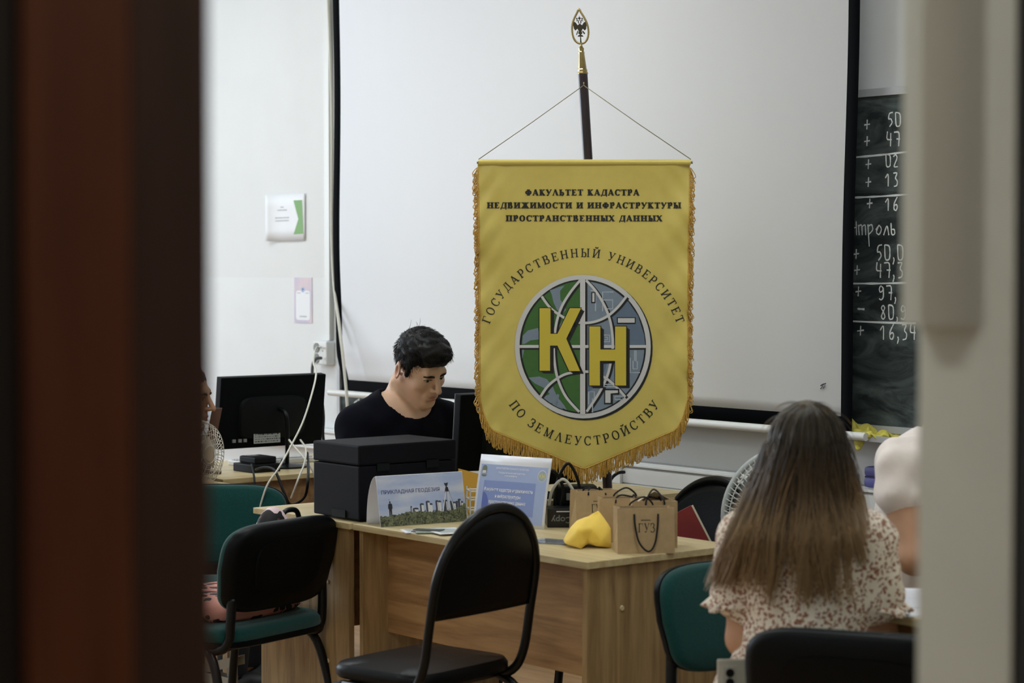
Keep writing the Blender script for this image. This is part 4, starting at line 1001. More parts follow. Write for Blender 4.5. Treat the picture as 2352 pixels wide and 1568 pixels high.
decal('slide_box', [poly([(0.10, 0.16), (0.83, 0.16), (0.83, 0.635), (0.10, 0.635)])], M_bl2, sl, smap(0.0016), 0.1)
decal('slide_corner', [poly([(0.10, 0.2)] + [(0.10 + 0.09 * math.sin(a), 0.30 + 0.17 * math.cos(a)) for a in [PI / 2 * i / 8 for i in range(9)]] + [(0.19, 0.2)])], M_bl3, sl, smap(0.0019), 0.1)
tx = []
for body, x0, x1, y, h in (('МИНИСТЕРСТВО СЕЛЬСКОГО ХОЗЯЙСТВА', 0.25, 0.71, 0.805, 0.026), ('Государственный университет по', 0.29, 0.66, 0.745, 0.026), ('землеустройству', 0.38, 0.56, 0.705, 0.024), ('Факультет кадастра недвижимости', 0.115, 0.80, 0.49, 0.05), ('и инфраструктуры', 0.28, 0.64, 0.40, 0.05), ('пространственных данных', 0.20, 0.72, 0.315, 0.05)):
    V, F, w = sans(body, 0.015); decal('lettering', [([(x0 + v[0] / w * (x1 - x0), y + v[1] / 0.72 * h) for v in V], F)], M_pw, sl, smap(0.0024), 0.1)
decal('crest', [poly(arc(0.085, 0.80, 0.035, 0.05, 0, 180, 14)), poly([(0.05, 0.80), (0.12, 0.80), (0.115, 0.73), (0.055, 0.73)]), poly(arc(0.085, 0.715, 0.038, 0.03, 180, 360, 14))], mat('crest_olive', (112, 122, 108), 0.5), sl, smap(0.0016))
decal('crest_band', [poly([(0.062, 0.775), (0.108, 0.775), (0.112, 0.735), (0.058, 0.735)])], M_pl, sl, smap(0.0020))
decal('round_badge', [poly(arc(0.90, 0.745, 0.062, 0.085, 0, 360, 28))], M_pl, sl, smap(0.0016))
decal('round_badge_field', [poly(arc(0.90, 0.745, 0.054, 0.074, 0, 360, 28))], mat('badge_field', (150, 166, 176), 0.5), sl, smap(0.0019))
V, F, w = sans('КН', 0.03); decal('round_badge_letters', [([(0.862 + v[0] / w * 0.076, 0.715 + v[1] / 0.72 * 0.06) for v in V], F)], mat('badge_yellow', (212, 204, 120), 0.5), sl, smap(0.0022))

# ------------------------------------------------------------------ clutter behind the cards
of = thing('orange_folder', 'orange paper folder standing between the folded card and the slide', 'folder', on_z(1086, 1178, 0.75), 0.35)
MB().box(-0.035, 0.05, 0.0, 0.004, 0, 0.135).map(lambda x, y, z: (x - 0.05 * z, y + 0.08 * z, z - 0.28 * (x + 0.035) * (z > 0.1))).build('cover', mat('orange_card', (214, 164, 62), 0.7), of)
MB().box(-0.03, 0.045, 0.004, 0.007, 0.001, 0.125).map(lambda x, y, z: (x - 0.05 * z, y + 0.08 * z, z)).build('pages', M_card, of)
ph = thing('paper_tray', 'small white wire tray wedged behind the slide', 'tray', on_z(1099, 1186, 0.75), 0.2)
for z in (0.02, 0.05, 0.075): MB().tube([(-0.025, 0, z), (0.03, 0, z), (0.03, 0.06, z), (-0.025, 0.06, z)], 0.0025, 6, closed=True).build('wire_ring', M_white, ph)
for x in (-0.025, 0.03):
    for y in (0, 0.06): MB().tube([(x, y, 0), (x, y, 0.085)], 0.0025, 6).build('wire_post', M_white, ph)
MB().box(-0.02, 0.025, 0.005, 0.055, 0.0, 0.006).build('base', mat('green_plastic', (28, 118, 84), 0.5), ph)
rm = thing('paper_ream', 'black wrapped ream of paper with upside-down lettering beside the kraft bag', 'paper', on_z(1262, 1213, 0.75) + Vector((0.02, 0.015, 0)), 0.05)
MB().box(-0.026, 0.15, 0, 0.20, 0, 0.055, 0.003).build('wrapper', mat('ream_black', (14, 16, 18), 0.35), rm)
V, F, w = sans('SvetoCopy', 0.01)
decal('lettering', [([(0.105 - v[0] / w * 0.12, 0.030 - v[1] / 0.72 * 0.018) for v in V], F)], mat('ream_grey', (122, 126, 124), 0.6), rm, lambda x, z: (x, -0.0008, z))
decal('white_line', [ribbon([(0.0, 0.046), (0.05, 0.046)], 0.003)], M_pl, rm, lambda x, z: (x, -0.0008, z))
bxk = thing('cable_box', 'black adapter box standing on the ream behind the slide', 'box', on_z(1262, 1213, 0.75) + Vector((0.05, 0.09, 0.0552)), 0.1)
MB().box(-0.03, 0.09, 0, 0.07, 0, 0.055, 0.006).build('case', M_black, bxk); MB().box(0.0, 0.06, -0.002, 0, 0.015, 0.035).build('label', M_metal, bxk)
b0 = on_z(1262, 1213, 0.75)
for i, (dx, h, m, lb_) in enumerate(((0.0, 0.10, M_blackcab, 'black cable loop rising behind the right edge of the slide'), (0.03, 0.075, M_ivory, 'ivory cable loop behind the right edge of the slide'), (0.045, 0.12, M_blackcab, 'tall black cable loop beside the kraft bag'))):
    cable('cable_loop', [b0 + Vector((dx - 0.03, 0.06, 0.058)), b0 + Vector((dx - 0.02, 0.05, 0.06 + h * 0.6)), b0 + Vector((dx + 0.01, 0.045, 0.06 + h)), b0 + Vector((dx + 0.04, 0.05, 0.06 + h * 0.5)), b0 + Vector((dx + 0.035, 0.06, 0.058))], 0.0045, m, lb_)
# leaflets
lf = on_z(985, 1221, 0.75)
for i, (dx, dy, a, m, lab) in enumerate(((0.0, 0.0, 0.25, M_card, 'white leaflet lying flat in front of the folded card'), (0.035, -0.03, 0.1, mat('leaflet_green', (150, 164, 150), 0.5), 'grey-green leaflet on top of the white leaflet'), (0.09, -0.055, 0.45, M_card, 'white leaflet corner beside the arched chair back'))):
    p = Vector((lf.x + dx, lf.y + dy, 0.7502 + i * 0.0025))
    o = thing('leaflet', lab, 'leaflet', p, a)
    MB().box(-0.07, 0.09, -0.02, 0.06, 0, 0.0022).build('sheets', m, o)
    sh = [ribbon([(-0.06, 0.05 - j * 0.009), (0.03 + 0.03 * math.sin(j * 2), 0.05 - j * 0.009)], 0.003) for j in range(7)]
    decal('small_print', sh, mat('print_green', (150, 172, 154), 0.6), o, lambda x, y: (x, y, 0.0026))
MB_d = on_z(960, 1228, 0.75)
pb_ = thing('pamphlet_stack', 'thin stack of dark-edged pamphlets at the front edge of the desk', 'pamphlets', (-0.235, 5.93, 0.7502), -0.35)
for i in range(4): MB().box(-0.045 + 0.003 * i, 0.04 + 0.002 * i, -0.02 - 0.001 * i, 0.012, 0.0025 * i, 0.0025 * i + 0.0018).build('pamphlet', mat('pamphlet_dark', (52, 62, 58), 0.5) if i % 2 else M_card, pb_)
sv = on_z(1268, 1246, 0.75)
s_ = thing('plastic_sleeve', 'clear plastic sleeve with papers beside the yellow cloth', 'sleeve', sv + Vector((0, 0, 0.0003)), -0.5)
MB().box(-0.05, 0.05, -0.03, 0.05, 0, 0.0015).build('papers', mat('sleeve_paper', (176, 182, 186), 0.3), s_)
MB().box(-0.056, 0.056, -0.034, 0.054, 0.0016, 0.003).build('sleeve', mat('clear_plastic', (220, 226, 230), 0.12, trans=0.8), s_)
decal('small_print', [ribbon([(-0.04, 0.03 - 0.012 * i), (0.03, 0.028 - 0.012 * i)], 0.003) for i in range(4)], M_pd, s_, lambda x, y: (x, y, 0.0032))

# ------------------------------------------------------------------ paper bags
M_kraft = mat('kraft_paper', (178, 152, 112), 0.8, noise=0.07, nscale=50, bump=0.15, bscale=60)
M_kin = mat('kraft_inside', (206, 190, 160), 0.85)
M_cord = mat('black_cord', (16, 17, 18), 0.8, bump=0.5, bscale=900)
M_bagprint = mat('bag_print', (52, 62, 50), 0.7)
def kraft_bag(label, loc, rotz, w, d, h, handle, squeeze=0.35, text=True):
    b = thing('paper_bag', label, 'bag', loc, rotz, 'small kraft paper gift bags')
    t = 0.0012
    def yv(y, z): return d / 2 + (y - d / 2) * (1 - squeeze * z / h)
    def q(name, P, m):
        A = [(x, yv(y, z), z) for x, y, z in P]; o = MB().add(A, [tuple(range(len(A)))]).build(name, m, b, fix=False); solid(o, t); return o
    q('front_panel', [(0, 0, 0), (w, 0, 0), (w, 0, h), (0, 0, h)], M_kraft)
    q('back_panel', [(w, d, 0), (0, d, 0), (0, d, h), (w, d, h)], M_kraft)
    for x, s in ((0, 1), (w, -1)):
        g = 0.012 * s
        MB().add([(x, 0, 0), (x, d, 0), (x + g * 0.3, d / 2, h * 0.38), (x, yv(0, h), h), (x, yv(d, h), h), (x + g, d / 2, h)], [(0, 1, 2), (0, 2, 5, 3), (1, 4, 5, 2)]).build('side_gusset', M_kraft, b, fix=False)
        solid(b.children[-1], t)
    MB().box(0.001, w - 0.001, 0.001, d - 0.001, 0, 0.0015).build('base', M_kraft, b)
    MB().box(0.002, w - 0.002, yv(0, h) + 0.0008, yv(0, h) + 0.0016, h - 0.03, h).build('rim_fold', M_kin, b)
    for side, mode in ((0, handle[0]), (1, handle[1])):
        yy = yv(0, h * 0.88) - 0.003 if side == 0 else yv(d, h * 0.88) + 0.003
        x0, x1 = w * 0.29, w * 0.71
        if mode == 'down': P = [(x0, yy, h * 0.88), (x0 + 0.002, yy - 0.004, h * 0.6), (x0 + 0.012, yy - 0.008, h * 0.25), (w * 0.5 + 0.004, yy - 0.010, h * 0.055), (x1 - 0.010, yy - 0.008, h * 0.22), (x1 - 0.002, yy - 0.004, h * 0.6), (x1, yy, h * 0.88)]
        elif mode == 'flop': P = [(x0, yy, h * 0.90), (x0 + 0.004, yy + (0.01 if side == 0 else -0.01), h * 1.02), (w * 0.42, d * 0.4, h * 1.06), (w * 0.6, d * 0.5, h * 1.02), (x1 - 0.01, d * 0.5, h * 1.05), (x1, yy, h * 0.90)]
        else: P = [(x0, yy, h * 0.88), (x0 + 0.003, yy, h * 1.05), (w * 0.5, d * 0.5, h * 1.22), (x1 - 0.003, yy, h * 1.05), (x1, yy, h * 0.88)]
        MB().tube(bez(P, 6), 0.0024, 8).build('handle', M_cord, b, smooth=True)
    if text:
        V, F, ww = serif_line('ГУЗ', 0.15, 0.06, 0.12)
        def bmap(u, z): return (u, yv(0, z) - 0.0012, z)
        decal('lettering', [([(w * 0.36 + v[0] / ww * w * 0.30, h * 0.47 + v[1] * h * 0.20) for v in V], F)], M_bagprint, b, bmap)
        decal('small_print', [ribbon([(w * (0.41 + 0.022 * i), h * 0.74), (w * (0.425 + 0.022 * i), h * 0.74)], 0.003) for i in range(8)], M_bagprint, b, bmap)
    return b
p0 = on_z(1419, 1272, 0.75); p1 = on_z(1551, 1270, 0.75)
kraft_bag('kraft paper bag in front with its black handle hanging over the letters', p0, math.atan2(p1.y - p0.y, p1.x - p0.x), 0.149, 0.078, 0.117, ('down', 'up'), 0.15)
p0 = on_z(1325, 1222, 0.75)
kraft_bag('kraft paper bag at the back left, next to the black ream', p0, 0.30, 0.125, 0.066, 0.114, ('flop', 'flop'), 0.30)
kraft_bag('kraft paper bag in the middle, half hidden behind the front bag', (0.236, 5.715, 0.75), 0.05, 0.150, 0.07, 0.118, ('flop', 'up'), 0.3, text=False)
b4 = kraft_bag('kraft paper bag at the back right with its pale inside showing', (0.318, 5.608, 0.75), 0.02, 0.118, 0.07, 0.124, ('up', 'flop'), -0.1, text=False)
MB().add([(0.01, 0.01, 0.118), (0.06, 0.02, 0.148), (0.10, 0.015, 0.128), (0.09, 0.06, 0.12), (0.02, 0.06, 0.12)], [(0, 1, 4), (1, 2, 3), (1, 3, 4)]).build('tissue', M_kin, b4, fix=False); solid(b4.children[-1], 0.001)

# yellow folded cloth
yc = on_z(1345, 1256, 0.75)
ycl = thing('yellow_cloth', 'bright yellow folded cloth cap lying in front of the kraft bags', 'cloth', (yc.x, yc.y, 0.75), 0.0)
M_yel = mat('yellow_cloth', (240, 204, 84), 0.85, bump=0.12, bscale=400, sheen=0.2)
def yf(px, py, d): 
    p = at_depth(px, py, d); return (p.x - yc.x, p.y - yc.y, max(p.z - 0.75, 0.001))
yb = yc.y
YP = dict(a=yf(1293, 1240, yb + 0.03), b=yf(1299, 1250, yb - 0.01), c=yf(1334, 1263, yb - 0.045), d=yf(1351, 1247, yb - 0.02), e=yf(1370, 1254, yb - 0.03), f=yf(1404, 1258, yb - 0.02),
          g=yf(1404, 1212, yb - 0.0), h=yf(1382, 1180, yb + 0.03), i=yf(1374, 1172, yb + 0.035), j=yf(1352, 1184, yb + 0.03), k=yf(1325, 1194, yb + 0.02), l=yf(1308, 1212, yb + 0.01),
          m=yf(1327, 1220, yb - 0.045), n=yf(1362, 1214, yb - 0.022), o=yf(1388, 1244, yb - 0.036))
nm = list(YP); ix = {k_: i for i, k_ in enumerate(nm)}
vs = [YP[k_] for k_ in nm]; n0 = len(vs)
vs += [(x * 0.92 + 0.003, 0.075 + 0.2 * (0.05 - abs(x)), z * 0.85 if z > 0.004 else 0.001) for x, y, z in vs]
fr_ = ['abl', 'blm', 'bcm', 'cdm', 'dmn', 'den', 'eno', 'eof', 'ofg', 'nog', 'ngh', 'nhj', 'hij', 'njm', 'mjk', 'mkl']
fs = [tuple(ix[c] for c in t) for t in fr_] + [tuple(ix[c] + n0 for c in reversed(t)) for t in fr_]
rim = 'abcdefghijkl'
for i in range(len(rim)): a, b = ix[rim[i]], ix[rim[(i + 1) % len(rim)]]; fs.append((a, b, b + n0, a + n0))
o = MB().add(vs, fs).build('folds', M_yel, ycl, smooth=True)
md = o.modifiers.new('soft', 'SUBSURF'); md.levels = 2; md.render_levels = 2
cr_ = o.data.attributes.new('crease_edge', 'FLOAT', 'EDGE')
SH = {'lm': 0.55, 'mn': 0.8, 'dm': 0.9, 'cd': 1.0, 'de': 1.0, 'no': 0.85, 'eo': 0.9, 'of': 0.9, 'nh': 0.5, 'ij': 0.8, 'hi': 0.8, 'jk': 0.6, 'kl': 0.5, 'al': 0.5, 'ef': 1.0, 'bc': 0.8, 'dn': 0.7, 'hj': 0.4}
SH = {tuple(sorted((ix[k_[0]], ix[k_[1]]))): v_ for k_, v_ in SH.items()}
for e in o.data.edges:
    k_ = tuple(sorted(e.vertices)); cr_.data[e.index].value = SH.get(k_, 0.6)

# ------------------------------------------------------------------ things on other seats and desks
rf = thing('red_folder', 'dark red folder with a gilt emblem leaning on the chair behind the desk', 'folder', (0.577, 6.10, 0.552), 0.0)
M_redf = mat('red_leather', (118, 26, 24), 0.4, noise=0.2, nscale=14)
RT = Matrix.Rotation(math.radians(-27), 4, 'Y') 
def rft(x, y, z): p = RT @ Vector((x, 0, z)); return (p.x, y + 0.16 * p.z, p.z)
MB().box(-0.15, 0.06, 0, 0.006, 0.0, 0.25).map(rft).build('cover', M_redf, rf)
MB().box(0.0605, 0.066, 0.0, 0.008, 0.002, 0.248).map(rft).build('page_edge', mat('page_edge', (206, 196, 170), 0.8), rf)
decal('emblem', [poly(arc(0.035, 0.10, 0.012, 0.014, 0, 360, 12)), poly([(0.02, 0.05), (0.03, 0.08), (0.05, 0.06), (0.045, 0.04)])], mat('gilt', (196, 140, 66), 0.35, metal=0.6), rf, lambda x, z: (lambda p: (p[0], p[1] - 0.001, p[2]))(rft(x, 0, z)))
pp = on_z(2100, 1405, 0.7502)
for i, (dx, dy, a, lab) in enumerate(((0, 0.02, 0.1, 'white sheet of paper on the desk beside the long-haired person'), (0.03, 0.12, -0.2, 'white sheet lying further back on the desk with papers'))):
    o = thing('paper_sheet', lab, 'paper', (pp.x + dx, pp.y + dy, 0.7502 + 0.0015 * i), a)
    MB().grid(lambda u, v: ((u - 0.3) * 0.21, (v - 0.3) * 0.29, 0.0006 + 0.004 * u * u), 8, 8).build('sheet', M_card, o, smooth=True); solid(o.children[0], 0.0006)
    decal('small_print', [ribbon([(-0.04, 0.15 - 0.02 * j), (0.09, 0.15 - 0.02 * j)], 0.003) for j in range(6)], mat('print_grey', (176, 178, 184)), o, lambda x, y: (x, y, 0.0030))
# ------------------------------------------------------------------ banner on its pole
BD = 6.45
bo = at_depth(1341, 372, BD)
M_gold = mat('banner_satin', (212, 193, 98), 0.34, sheen=0.25, noise=0.03, nscale=30)
M_fringe = mat('gold_fringe', (184, 144, 62), 0.4, noise=0.35, nscale=260)
M_brass = mat('brass', (164, 146, 98), 0.28, metal=0.95, noise=0.12, nscale=40)
M_bronze = mat('dark_bronze', (70, 66, 52), 0.4, metal=0.8)
M_pole = wood('dark_pole', (46, 32, 34), (28, 20, 22), 'Z', 0.3)
ban = thing('banner', 'yellow satin banner with Cyrillic lettering, globe emblem and gold fringe', 'banner', (bo.x, bo.y, bo.z), 0)
def fold(px, py):
    x = px - 1341; y = py - 372; a = 0.0
    a += 0.0060 * math.sin((x * 0.55 - y) / 62.0) * max(0, 1 - y / 420) * min(1, abs(x) / 120)
    a += 0.0060 * math.sin((-x * 0.55 - y) / 62.0 + 0.8) * max(0, 1 - y / 420) * min(1, abs(x) / 120)
    a += 0.0050 * math.sin(x / 46.0 + 0.4) * min(1, y / 300)
    e = max(0, (abs(x) - 150) / 90)
    a += 0.0052 * e * math.sin((y + 0.9 * abs(x)) / 26.0 + (1.5 if x > 0 else 0)) + 0.0022 * e * math.sin((y - 1.3 * abs(x)) / 11.0)
    a += 0.0085 * max(0, 1 - abs(y - 690) / 60.0) * math.sin(x / 21.0 + 1) * 0.6
    a += 0.012 * max(0, (y - 350) / 350) * (x / 240) ** 2
    return a
def bmap(off=0.0):
    def f(px, mpy):
        p = at_depth(px, -mpy, BD); return (p.x - bo.x, -fold(px, -mpy) - off, p.z - bo.z)
    return f
def half(y): return 244 - 5 * min(1, (y - 372) / 300.0)
def foot_y(dx):
    d = abs(dx); y = 1078 - 0.424 * d
    if d > 205: y -= 62 * ((d - 205) / 34.0) ** 2.2
    return y
def clothf(u, v):
    c = 2 * u - 1
    c = math.copysign(1 - (1 - abs(c)) ** 1.25, c)      # more columns near the edges
    y0 = 372; x = 1341 + c * 239
    yb = foot_y(c * 239); y = y0 + (yb - y0) * v
    x = 1341 + c * half(y)
    return bmap()(x, -y)
o = MB().grid(clothf, 90, 110).build('cloth', M_gold, ban, smooth=True, fix=False); solid(o, 0.0009)
MB().tube([at_depth(1099, 373, BD) - bo, at_depth(1586, 373, BD) - bo], 0.0092, 14).build('crossbar_sleeve', M_gold, ban, smooth=True, sharp=40)
for x0, x1 in ((1095, 1099), (1586, 1591)): MB().tube([at_depth(x0, 373, BD) - bo, at_depth(x1, 373, BD) - bo], 0.004, 10).build('crossbar_end', M_metal, ban, smooth=True)
hook = at_depth(1340.5, 196, BD) - bo
cp = []
for e in (1099, 1587):
    a = at_depth(e, 366, BD) - bo
    MB().tube([hook, hook + (a - hook) * 0.5 + Vector((0, 0, -0.002)), a], 0.0012, 6).build('cord', mat('cord_tan', (128, 122, 92), 0.8), ban, smooth=True)
# fringe loops
r_ = random.Random(11); fr_m = MB()
K = BD / FPX
def edge_pts():
    out = []
    y = 384.0
    while y < 925: out.append((1341 - half(y), y, -1)); y += 3.1
    dx = -239.0
    while dx <= 239: out.append((1341 + dx, foot_y(dx) - 1, 0)); dx += 2.3 if abs(dx) < 215 else 0.8
    y = 925.0
    while y > 384: out.append((1341 + half(y), y, 1)); y -= 3.1
    return out
for x, y, sd in edge_pts():
    b = Vector(bmap(0.0)(x, -y)); j = r_.uniform
    if sd == 0: L = j(27, 41) * K; sp = j(1.5, 4.5) * K; sx = j(-3, 3) * K
    else: L = j(12, 26) * K; sp = j(3, 7) * K; sx = sd * j(3, 9) * K
    yy = j(-0.004, 0.004)
    P = [b, b + Vector((sx * 0.6 - sp * 0.4, yy, -L * 0.35)), b + Vector((sx - sp * 0.7, yy * 1.2, -L * 0.8)), b + Vector((sx, yy, -L)), b + Vector((sx + sp * 0.8, yy * 0.8, -L * 0.82)), b + Vector((sx * 0.6 + sp * 0.5, yy * 0.5, -L * 0.35)), b + Vector((sp * 0.3, 0, 0.001))]
    fr_m.tube(bez(P, 3), 0.00135, 4, caps=False)
fo = fr_m.build('fringe', M_fringe, ban, smooth=True, fix=False); fo['kind'] = 'stuff'
ep = [(x, y) for x, y, s in edge_pts()]
MB().tube([Vector(bmap(0.0006)(x, -y)) for x, y in ep[::4]], 0.0022, 6).build('edge_braid', M_fringe, ban, smooth=True)

# print on the banner; C1 and C2 are tracing frames
def C1(x, y): return (1060 + x / 3.5638, -(340 + y / 3.5638))
def C2(x, y): return (1060 + x / 2.9586, -(600 + y / 2.9586))
M_ink = mat('banner_ink', (22, 24, 22), 0.55)
for body, x0, x1, y0, y1 in (('ФАКУΛЬТЕТ КАДАСТРА', 520, 1457, 388, 338), ('НЕДВИЖИМОСТИ И ИНФРАСТРУКТУРЫ', 208, 1795, 493, 444), ('ПРОСТРАНСТВЕННЫХ ДАННЫХ', 362, 1645, 599, 550)):
    V, F, w = serif_line(body, 0.27, 0.13, 0.075)
    a = C1(x0, y0); b = C1(x1, y1)
    decal('lettering', [([(a[0] + v[0] / w * (b[0] - a[0]), a[1] + v[1] * (b[1] - a[1])) for v in V], F)], M_ink, ban, bmap(0.0022), 8)
def arc_text(body, cx, cy, R, a0, a1, cap, S, T, outer):
    """letters along a circle; outer=True: feet point to the centre"""
    gl = [serif_glyph(c, S, T) for c in body]; gap = 0.12
    tot = sum(g[2] for g in gl) + gap * (len(gl) - 1); pos = 0; V = []; F = []; words = []
    for v, f, adv in gl:
        if not v: words.append((V, F)); V = []; F = []
        mid = (pos + adv / 2) / tot; ang = math.radians(a0 + (a1 - a0) * mid); o = len(V)
        for x, y in v:
            lx = (x - adv / 2) * cap * 0.98; ly = y * cap
            if outer: r = R + ly; V.append((cx + r * math.sin(ang) + lx * math.cos(ang), cy + r * math.cos(ang) - lx * math.sin(ang)))
            else: r = R - ly; V.append((cx + r * math.sin(ang) + lx * math.cos(ang), cy - r * math.cos(ang) + lx * math.sin(ang)))
        F += [tuple(i + o for i in q) for q in f]; pos += adv + gap
    return words + [(V, F)]
for wd in arc_text('ГОСУДАРСТВЕННЫЙ УНИВЕРСИТЕТ', 1340, -817, 227, -71.5, 71.5, 19.5, 0.145, 0.075, True): decal('lettering', [wd], M_ink, ban, bmap(0.0022), 8)
for wd in arc_text('ПО ЗЕМΛЕУСТРОЙСТВУ', 1342, -814, 208, -57, 57, 20.5, 0.145, 0.075, False): decal('lettering', [wd], M_ink, ban, bmap(0.0022), 8)
def ell2(cx, cy, rx, ry, n=64, a0=0, a1=360): return [C2(*p) for p in arc(cx, cy, rx, ry, a0, a1, n)]
EC = (824, 579)
M_ering = mat('emblem_grey', (206, 206, 204), 0.5); M_eblk = mat('emblem_black', (14, 18, 20), 0.5)
M_egrn = mat('emblem_green', (58, 104, 44), 0.5, noise=0.08, nscale=60); M_eblu = mat('emblem_blue', (122, 138, 152), 0.5, noise=0.05, nscale=60); M_eblu2 = mat('emblem_blue_deep', (98, 116, 136), 0.5, noise=0.05, nscale=60)
M_eyel = mat('emblem_yellow', (206, 186, 62), 0.5)
def dec(n, sh, m, off): return decal(n, sh, m, ban, bmap(off), 10)
dec('emblem_shadow', [poly(ell2(838, 590, 461, 489)[:-1])], M_eblk, 0.0020)
dec('emblem_ring', [poly(ell2(*EC, 462, 487)[:-1])], M_ering, 0.0023)
dec('emblem_inner_edge', [poly(ell2(*EC, 430, 456)[:-1])], M_eblk, 0.0026)
def inside(pts, rx=424, ry=450):
    """clip a traced outline to the globe"""
    out = []
    for x, y in pts:
        dx, dy = (x - EC[0]) / rx, (y - EC[1]) / ry; l = math.hypot(dx, dy)
        if l > 1: x, y = EC[0] + dx / l * rx, EC[1] + dy / l * ry
        out.append((x, y))
    return out
dec('emblem_land', [poly([C2(*p) for p in [(EC[0], EC[1] + 446)] + [q for q in arc(EC[0] + 4, EC[1], 420, 446, 90, 270, 40)] + [(EC[0], EC[1] - 446)]])], M_egrn, 0.0029)
dec('emblem_town', [poly([C2(*p) for p in [(EC[0], EC[1] - 446)] + [q for q in arc(EC[0] - 6, EC[1] + 2, 424, 446, -90, 90, 40)] + [(EC[0], EC[1] + 446)]])], M_eblu, 0.0029)
dec('emblem_town_shade', [poly([C2(*p) for p in inside([(1010, 380), (1130, 270), (1200, 370), (1245, 500), (1248, 570), (1060, 570), (1045, 450)])]), poly([C2(*p) for p in inside([(840, 605), (1000, 605), (980, 730), (900, 860), (845, 900)])])], M_eblu2, 0.0031)
rv = [[(600, 195), (660, 175), (700, 165), (670, 200), (672, 260), (700, 300), (710, 330), (690, 350), (650, 330), (625, 280), (615, 230)],
      [(412, 560), (416, 505), (450, 470), (520, 452), (528, 500), (528, 530), (470, 536), (430, 560)],
      [(412, 600), (426, 600), (418, 640), (412, 660)],
      [(640, 470), (690, 400), (720, 420), (690, 480), (650, 490)],
      [(455, 790), (530, 782), (580, 800), (620, 850), (650, 920), (700, 980), (715, 1010), (660, 985), (600, 960), (545, 935), (600, 900), (560, 860), (500, 830)],
      [(610, 985), (650, 900), (665, 905), (655, 960), (690, 1010), (650, 1000)]]
for l in rv: dec('emblem_river', [poly([C2(*p) for p in inside(l)])], M_eblu, 0.0031)
def curve2(pts, n=10): return [(p.x, p.y) for p in bez([Vector((x, y, 0)) for x, y in pts], n)]
mer = [curve2([(806, 128), (740, 210), (680, 310), (645, 420), (628, 560), (632, 680), (655, 800), (710, 920), (800, 1022)]), curve2([(846, 128), (910, 200), (970, 300), (1008, 400), (1024, 500), (1026, 590), (1010, 700), (985, 790), (930, 900), (850, 1020)])]
par = [curve2([(545, 238), (600, 312), (670, 366), (740, 402), (824, 418), (910, 408), (990, 372), (1060, 312), (1118, 240)]), curve2([(535, 922), (585, 850), (650, 796), (720, 762), (824, 748), (900, 758), (985, 796), (1060, 860), (1112, 920)])]
def stroke2(pts, w, ox=0, oy=0): return ribbon([C2(x + ox, y + oy) for x, y in pts], w / 2.9586)
dec('emblem_line_shadow', [stroke2(l, 18, 14, 8) for l in mer + par] + [poly([C2(838, 135), C2(855, 135), C2(855, 1022), C2(838, 1022)]), poly([C2(396, 586), C2(1250, 586), C2(1250, 600), C2(396, 600)])], M_eblk, 0.0033)
dec('emblem_line', [stroke2(l, 17) for l in mer + par] + [poly([C2(806, 115), C2(840, 115), C2(840, 1040), C2(806, 1040)]), poly([C2(392, 568), C2(1255, 568), C2(1255, 588), C2(392, 588)])], M_ering, 0.0036)
pl = [[(876, 198), (915, 198)], [(910, 198), (910, 338)], [(958, 338), (958, 208), (1032, 208)], [(958, 262), (1026, 262), (1026, 322), (975, 322)], [(966, 500), (1006, 500), (1006, 545), (966, 545)], [(975, 515), (992, 515), (992, 532), (972, 532)], [(1146, 655), (1146, 755), (1212, 755)], [(1165, 730), (1165, 675), (1176, 675), (1176, 605), (1186, 605), (1186, 680), (1194, 680), (1194, 730), (1165, 730)], [(864, 970), (864, 885), (902, 885), (902, 930), (890, 930), (890, 1025)], [(1042, 915), (1095, 915), (1095, 938), (1042, 938), (1042, 915)], [(975, 835), (1040, 835)], [(970, 850), (1060, 850)]]
dec('emblem_plan_line', [stroke2(l, 7) for l in pl], mat('emblem_pale', (178, 188, 198), 0.5), 0.0034)
def rect2(x0, x1, y0, y1): return [C2(x0, y0), C2(x1, y0), C2(x1, y1), C2(x0, y1)]
bl = [(1062, 1176, 385, 416), (888, 903, 215, 275)]
dec('emblem_block_shadow', [poly(rect2(a - 7, b + 7, c - 6, d + 9)) for a, b, c, d in bl] + [poly([C2(*p) for p in [(968, 864), (1072, 864), (1072, 905), (1028, 905), (1028, 970), (968, 970)]])], M_eblk, 0.0037)
for q in bl: dec('emblem_block', [poly(rect2(*q))], M_ering, 0.0039)
dec('emblem_block', [poly([C2(*p) for p in [(976, 875), (1062, 875), (1062, 892), (1012, 896), (1012, 960), (976, 960)]])], M_ering, 0.0039)
KK = [(530, 318), (605, 318), (605, 492), (652, 492), (736, 318), (812, 318), (712, 525), (806, 745), (732, 745), (652, 572), (602, 572), (602, 743), (530, 743)]
HH = [(868, 442), (943, 442), (943, 598), (1043, 598), (1043, 442), (1118, 442), (1118, 842), (1043, 842), (1043, 675), (940, 675), (940, 842), (868, 842)]
def shift(P, a, b): return [C2(x + a, y + b) for x, y in P]
for nme, P in (('emblem_letter_k', KK), ('emblem_letter_n', HH)):
    dec(nme + '_shadow', [poly(shift(P, a, b)) for a, b in ((24, 18), (16, 12), (8, 6), (-5, 4), (-4, -5), (6, -5))], M_eblk, 0.0041)
    dec(nme, [poly(shift(P, 0, 0))], M_eyel, 0.0044)

